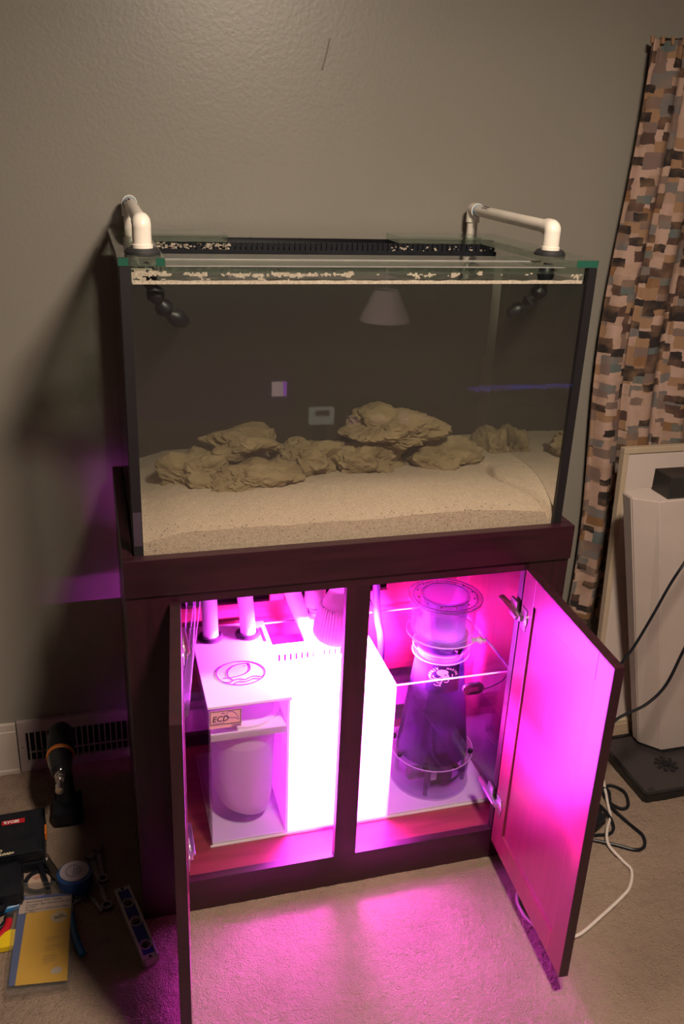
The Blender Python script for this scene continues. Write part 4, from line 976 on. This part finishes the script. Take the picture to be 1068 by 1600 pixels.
# things at the left edge
t = thing('hand_saw_handle', 'bright blue grip of a tool lying left of the bag', 'tool', (-.335, .066, .001))
obj('blue_handle', tube(NB(), [(-.09, -.012, .012), (-.04, -.004, .014), (.012, .004, .014), (.040, .010, .012)], .0095, 12, 5), teal_m, t, world=False, smooth=True)
b = NB(); 
for i in range(9): tube(b, [(-.06+i*.011, .012+i*.0018, .004), (-.05+i*.011, .026+i*.0018, .006)], .0022, 6, 1)
obj('brass_coil', b, mat('brass_wire', (.45, .25, .08), .4, .8), t, world=False)
t = thing('pliers', 'red and black handled pliers at the left picture edge', 'pliers', (-.330, .005, .001))
obj('red_handle', tube(NB(), [(-.07, -.070, .010), (-.030, -.030, .010), (.000, -.004, .010), (.014, .018, .010), (.017, .036, .010)], .0085, 12, 5, .8), red_m, t, world=False, smooth=True)
obj('black_handle', tube(NB(), [(-.08, -.034, .008), (-.030, .006, .008), (.000, .022, .008), (.012, .038, .008)], .006, 12, 5, .8), black_m, t, world=False, smooth=True)
obj('jaw', prism(NB(), [(.008, .034), (.022, .034), (.026, .052), (.018, .064), (.008, .052)], .003, .012), dark_steel, t, world=False)
t = thing('tube_cutter', 'yellow plastic tool body under the left edge of the bag', 'tool', (-.315, -.016, .001))
obj('yellow_body', prism(NB(), [(-.060, -.022), (.026, -.020), (.030, .020), (.006, .026), (-.016, .012), (-.060, -.006)], .001, .014), yellow_m, t, world=False)

# clear zip bag with printed card
bg = thing('zip_bag', 'clear zip bag holding a yellow and blue cutter card', 'plastic bag', (-.240, -.015, .001), -.02, rot=None)
ang = .0
def quad_slab(p, z0, z1, sub=1, wob=0):
    bm = NB(); n = sub; g = []
    for j in range(n+1):
        row = []
        for i in range(n+1):
            a = Vector(p[0]).lerp(Vector(p[1]), i/n); b = Vector(p[3]).lerp(Vector(p[2]), i/n); q = a.lerp(b, j/n)
            dz = wob*(noise.noise(Vector((q.x*30, q.y*22, z0*99)))+.5*noise.noise(Vector((q.x*70, q.y*60, 2))))
            row.append((q.x, q.y, dz))
        g.append(row)
    top = [[bm.verts.new((x, y, z1+dz)) for x, y, dz in r] for r in g]; bot = [[bm.verts.new((x, y, z0+dz)) for x, y, dz in r] for r in g]
    for j in range(n):
        for i in range(n):
            bm.faces.new((top[j][i], top[j][i+1], top[j+1][i+1], top[j+1][i])); bm.faces.new((bot[j][i], bot[j+1][i], bot[j+1][i+1], bot[j][i+1]))
    for i in range(n):
        for A, B, c, d in ((top[0][i], top[0][i+1], bot[0][i+1], bot[0][i]), (top[n][i+1], top[n][i], bot[n][i], bot[n][i+1]), (top[i+1][0], top[i][0], bot[i][0], bot[i+1][0]), (top[i][n], top[i+1][n], bot[i+1][n], bot[i][n])): bm.faces.new((A, B, c, d))
    return bm
zb = .0165
obj('film', quad_slab([(-.308, -.165), (-.180, -.170), (-.174, .120), (-.304, .138)], zb+.003, zb+.0034, 26, .0022), bag_m, bg, smooth=True)
obj('film_back', quad_slab([(-.308, -.165), (-.180, -.170), (-.174, .120), (-.304, .138)], zb-.010, zb-.0097, 10, .0), bag_m, bg)
obj('zip_strip', quad_slab([(-.304, .117), (-.1745, .101), (-.1745, .106), (-.304, .122)], zb+.0052, zb+.0068, 1), bag_m, bg)
obj('zip_strip', quad_slab([(-.304, .130), (-.1745, .113), (-.1745, .116), (-.304, .133)], zb+.0052, zb+.0060, 1), bag_m, bg)
crd = obj('card', quad_slab([(-.303, -.138), (-.186, -.152), (-.178, .083), (-.293, .100)], zb-.002, zb-.001, 1), card_b, bg, label='blue and yellow printed card')
zc1 = zb-.0008
obj('yellow_field', quad_slab([(-.290, -.141), (-.186, -.153), (-.1795, .040), (-.2765, .046)], zc1, zc1+.0002), card_y, crd)
wl = obj('white_label', quad_slab([(-.293, .047), (-.1795, .040), (-.1775, .076), (-.290, .086)], zc1+.0004, zc1+.0006), card_w, crd)
obj('blue_block', quad_slab([(-.256, .087), (-.238, .0855), (-.238, .093), (-.256, .0945)], zc1, zc1+.0002), mat('bright_blue_print', (.01, .05, .35), .5), crd)
tb = NB()
for s_, x, y, sz_ in (('Ratcheting PVC Cutter', -.278, .0745, .0085), ('Cortador tipo ratchet para tubos', -.279, .0660, .0078), ('de PVC', -.2795, .0590, .0078), ('Coupeuse à rochet pour tubes', -.280, .0515, .0078), ('en PVC', -.2805, .0446, .0078)):
    join(tb, text_bm(s_, sz_, Matrix.Translation((x, y, zc1+.0008)) @ Matrix.Rotation(-.06, 4, 'Z'), bold=.00015))
obj('label_lettering', tb, ink_m, wl)
obj('round_picture', prism(NB(), circ(-.205, .020, .0185, .0165, 30), zc1+.0003, zc1+.0005), mat('pale_picture', (.50, .38, .22), .6), crd)
b = NB(); strokes(b, [(-.216, .022), (-.207, .016), (-.199, .020), (-.190, .017)], .004, zc1+.0006, zc1+.0008); strokes(b, [(-.214, .014), (-.206, .022), (-.196, .024)], .003, zc1+.0006, zc1+.0008)
obj('picture_print', b, mat('grey_print', (.16, .14, .11), .6), crd)
b = NB()
for k, (y, l) in enumerate(((-.033, .034), (-.038, .028), (-.043, .018), (-.055, .036), (-.060, .034), (-.066, .022), (-.080, .024), (-.085, .030), (-.090, .028), (-.095, .026), (-.100, .014))):
    x = -.231-.0007*k; strokes(b, [(x, y), (x+l, y-.002)], .0014, zc1+.0003, zc1+.0005, 1)
obj('small_print', b, mat('olive_print', (.30, .19, .05), .6), crd)
obj('oval_badge', prism(NB(), circ(-.208, -.123, .0115, .0085, 24), zc1+.0003, zc1+.0005), mat('oval_print', (.50, .42, .36), .5), crd)
b = NB(); join(b, text_bm('BRASSCRAFT', .0075, Matrix.Translation((-.281, .0905, zc1+.0003)) @ Matrix.Rotation(-.06, 4, 'Z'), bold=.0002)); obj('header_lettering', b, mat('dull_header', (.35, .30, .28), .6), crd)

# torpedo level
t = thing('torpedo_level', 'grey and blue torpedo level with three vials', 'level', (-.0390, -.0365, .001), math.atan2(.211, -.052)-PI/2)
ln, wd_ = .222, .037
hexo = lambda n: circ(0, 0, 1, 1, n)
body = NB()
ys = [-.070, 0.0, .058]; hr = .0115
# body with three real windows: strips between holes
def plate_with_holes(bm, x0, x1, y0, y1, holes, z0, z1, n=24):
    cuts = [y0]+[(a+b)/2 for a, b in zip(holes, holes[1:])]+[y1]
    for k, hy in enumerate(holes):
        a, b = cuts[k], cuts[k+1]; ou = []; inn = []
        for i in range(n):
            th = 2*PI*(i+.5)/n; dx, dy = math.cos(th), math.sin(th)
            s = min((x1 if dx > 0 else -x0)/abs(dx) if abs(dx) > 1e-6 else 9, ((b-hy) if dy > 0 else (hy-a))/abs(dy) if abs(dy) > 1e-6 else 9)
            ou.append((dx*s, hy+dy*s)); inn.append((hr*dx, hy+hr*dy))
        # add the rectangle corners by snapping the nearest points
        for cxx in (x0, x1):
            for cyy in (a, b):
                j = min(range(n), key=lambda q: (ou[q][0]-cxx)**2+(ou[q][1]-cyy)**2); ou[j] = (cxx, cyy)
        ring2(bm, ou, inn, z0, z1)
plate_with_holes(body, -.0125, .0125, -ln/2+.016, ln/2-.012, ys, .003, .0185)
obj('core', body, lblue_m, t, world=False)
fr = NB(); box(fr, -wd_/2, -.0127, -ln/2+.004, ln/2-.004, 0, .022, .001); box(fr, .0127, wd_/2, -ln/2+.004, ln/2-.004, 0, .022, .001)
box(fr, -.0125, .0125, -ln/2, -ln/2+.0158, 0, .0185, .001); box(fr, -.0125, .0125, ln/2-.0118, ln/2, 0, .0185, .001)
obj('frame', fr, grey_m, t, world=False)
for y in ys: obj('vial_ring', ring2(NB(), circ(0, y, hr+.0018), circ(0, y, hr-.0005), .002, .0200), mat('pale_violet_ring', (.42, .34, .42), .4), t, world=False)
obj('vial', tube(NB(), [(-.009, ys[1], .010), (.009, ys[1], .010)], .0045, 12, 1), clear('vial_fluid', (.6, .75, .45), 1.4), t, world=False, smooth=True)
obj('vial', tube(NB(), [(0, ys[0]-.009, .010), (0, ys[0]+.009, .010)], .0045, 12, 1), clear('vial_fluid', (.6, .75, .45), 1.4), t, world=False, smooth=True)
obj('vial', tube(NB(), [(-.006, ys[2]-.006, .010), (.006, ys[2]+.006, .010)], .0045, 12, 1), clear('vial_fluid', (.6, .75, .45), 1.4), t, world=False, smooth=True)
for y in (-ln/2+.008, ln/2-.006): obj('hang_hole', lathe(NB(), [(.0035, 0), (.0035, .0006)], 16, (0, y, .0187)), black_m, t, world=False)

# ------------------------------------------------------------------ room behind the camera (seen only as faint reflections in the tank glass)
t = thing('ceiling_lamp', 'round lit frosted ceiling lamp above the room', 'ceiling lamp', (.55, -1.12, 2.40))
lp = (.55, -1.12, 0)
obj('mount', lathe(NB(), [(.05, 2.50), (.09, 2.53), (.15, 2.58), (.15, 2.599)], 36, lp), trimw_m, t, smooth=True)
obj('dome', lathe(NB(), [(.145, 2.40), (.150, 2.45), (.13, 2.49), (.05, 2.499)], 40, lp), lampglass_m, t, smooth=True)
t = thing('pendant_lamp', 'unlit cone shade pendant seen mirrored in the tank glass', 'lamp', (1.26, -2.3, .9))
obj('shade', lathe(NB(), [(.055, 1.045), (.118, .905), (.115, .905), (.052, 1.043)], 40, (1.265, -2.3, 0), closed=True), mat('grey_shade', (.55, .48, .52), .8), t, smooth=True)
obj('cord', tube(NB(), [(1.265, -2.3, 1.045), (1.262, -2.3, 1.5), (1.265, -2.3, 2.60)], .004, 8), cordw_m, t, smooth=True)
t = thing('picture_frame', 'small bright framed picture mirrored in the tank glass', 'picture', (.772, Y0+.02, .3))
def vring(x0, x1, z0, z1, wd, y0, y1):
    b = NB()
    for a_, b_, c, d in ((x0, x1, z0, z0+wd), (x0, x1, z1-wd, z1), (x0, x0+wd, z0+wd, z1-wd), (x1-wd, x1, z0+wd, z1-wd)): box(b, a_, b_, y0, y1, c, d)
    return b
RX0, RX1, RZ0, RZ1 = 1.023, 1.153, .121, .251
obj('frame', vring(RX0, RX1, RZ0, RZ1, .016, Y0, Y0+.02), mat('violet_frame', (.10, .07, .20), .5), t)
obj('screen', box(NB(), RX0+.016, RX1-.016, Y0, Y0+.012, RZ0+.016, RZ1-.016), emit('lit_screen', (.75, .5, .5), 2.2), t)
obj('violet_stripe', box(NB(), RX0+.090, RX1-.016, Y0+.012, Y0+.013, RZ0+.02, RZ1-.02), emit('violet_screen', (.6, .12, .9), 2.2), t)
t = thing('wall_control', 'pale plastic wall control panel mirrored in the tank glass', 'control panel', (.98, -2.31, 0))
obj('housing', box(NB(), .922, 1.042, -2.33, -2.305, .412, .494, .004), emit('added_glow_housing', (.62, .60, .50), 1.1), t)  # no lamp inside; glow added so the pale housing shows as a reflection
obj('display', box(NB(), .948, 1.018, -2.305, -2.303, .455, .482), mat('control_display', (.10, .10, .09), .3), t)
obj('pedestal', box(NB(), .95, 1.01, -2.36, -2.33, 0, .49), black_m, t)
t = thing('light_string', 'row of tiny blue lights mirrored in the tank glass', 'string lights', (2.0, -2.3, .56))
w0 = obj('wire', tube(NB(), [(1.70, -2.3, .585), (2.0, -2.3, .575), (2.34, -2.3, .575)], .002, 6), black_m, t)
for x in (1.72, 2.32): obj('stake', tube(NB(), [(x, -2.3, 0), (x, -2.3, .58)], .003, 6, 1), black_m, t)
bl = emit('blue_led', (.12, .14, 1), 14); l0 = None
for i in range(30):
    for j in range(2):
        d = (1.72+i*.0205, -2.298, .570-.012*j+.004*math.sin(i*2.1+j))
        if l0 is None: l0 = obj('led', lathe(NB(), [(.001, 0), (.0028, .001), (.001, .002)], 6, d), bl, t); d0 = d
        else: again(l0, t, Matrix.Translation(Vector(d)-Vector(d0)))
t = thing('low_table', 'low dark table with clutter mirrored in the tank glass', 'table', (1.30, -2.45, 0))
obj('top', box(NB(), 1.02+.05, 1.60, -2.75, -2.25, .385, .405, .003), wood_m, t)
for x in (1.09, 1.57):
    for y in (-2.72, -2.28): obj('leg', box(NB(), x-.015, x+.015, y-.015, y+.015, 0, .385), wood_m, t)
for i, (x, y, w_, h_) in enumerate(((1.14, -2.33, .05, .03), (1.28, -2.36, .07, .02), (1.40, -2.32, .04, .045), (1.52, -2.35, .05, .02))):
    obj('small_box', box(NB(), x-w_/2, x+w_/2, y-.03, y+.03, .406, .406+h_, .002), mat('carton', (.40, .30, .34), .6), label=['long pale carton on the low table behind the camera', 'flat pale carton on the low table behind the camera', 'upright pale carton on the low table behind the camera', 'end pale carton on the low table behind the camera'][i], cat='box', group='cartons on the low table')
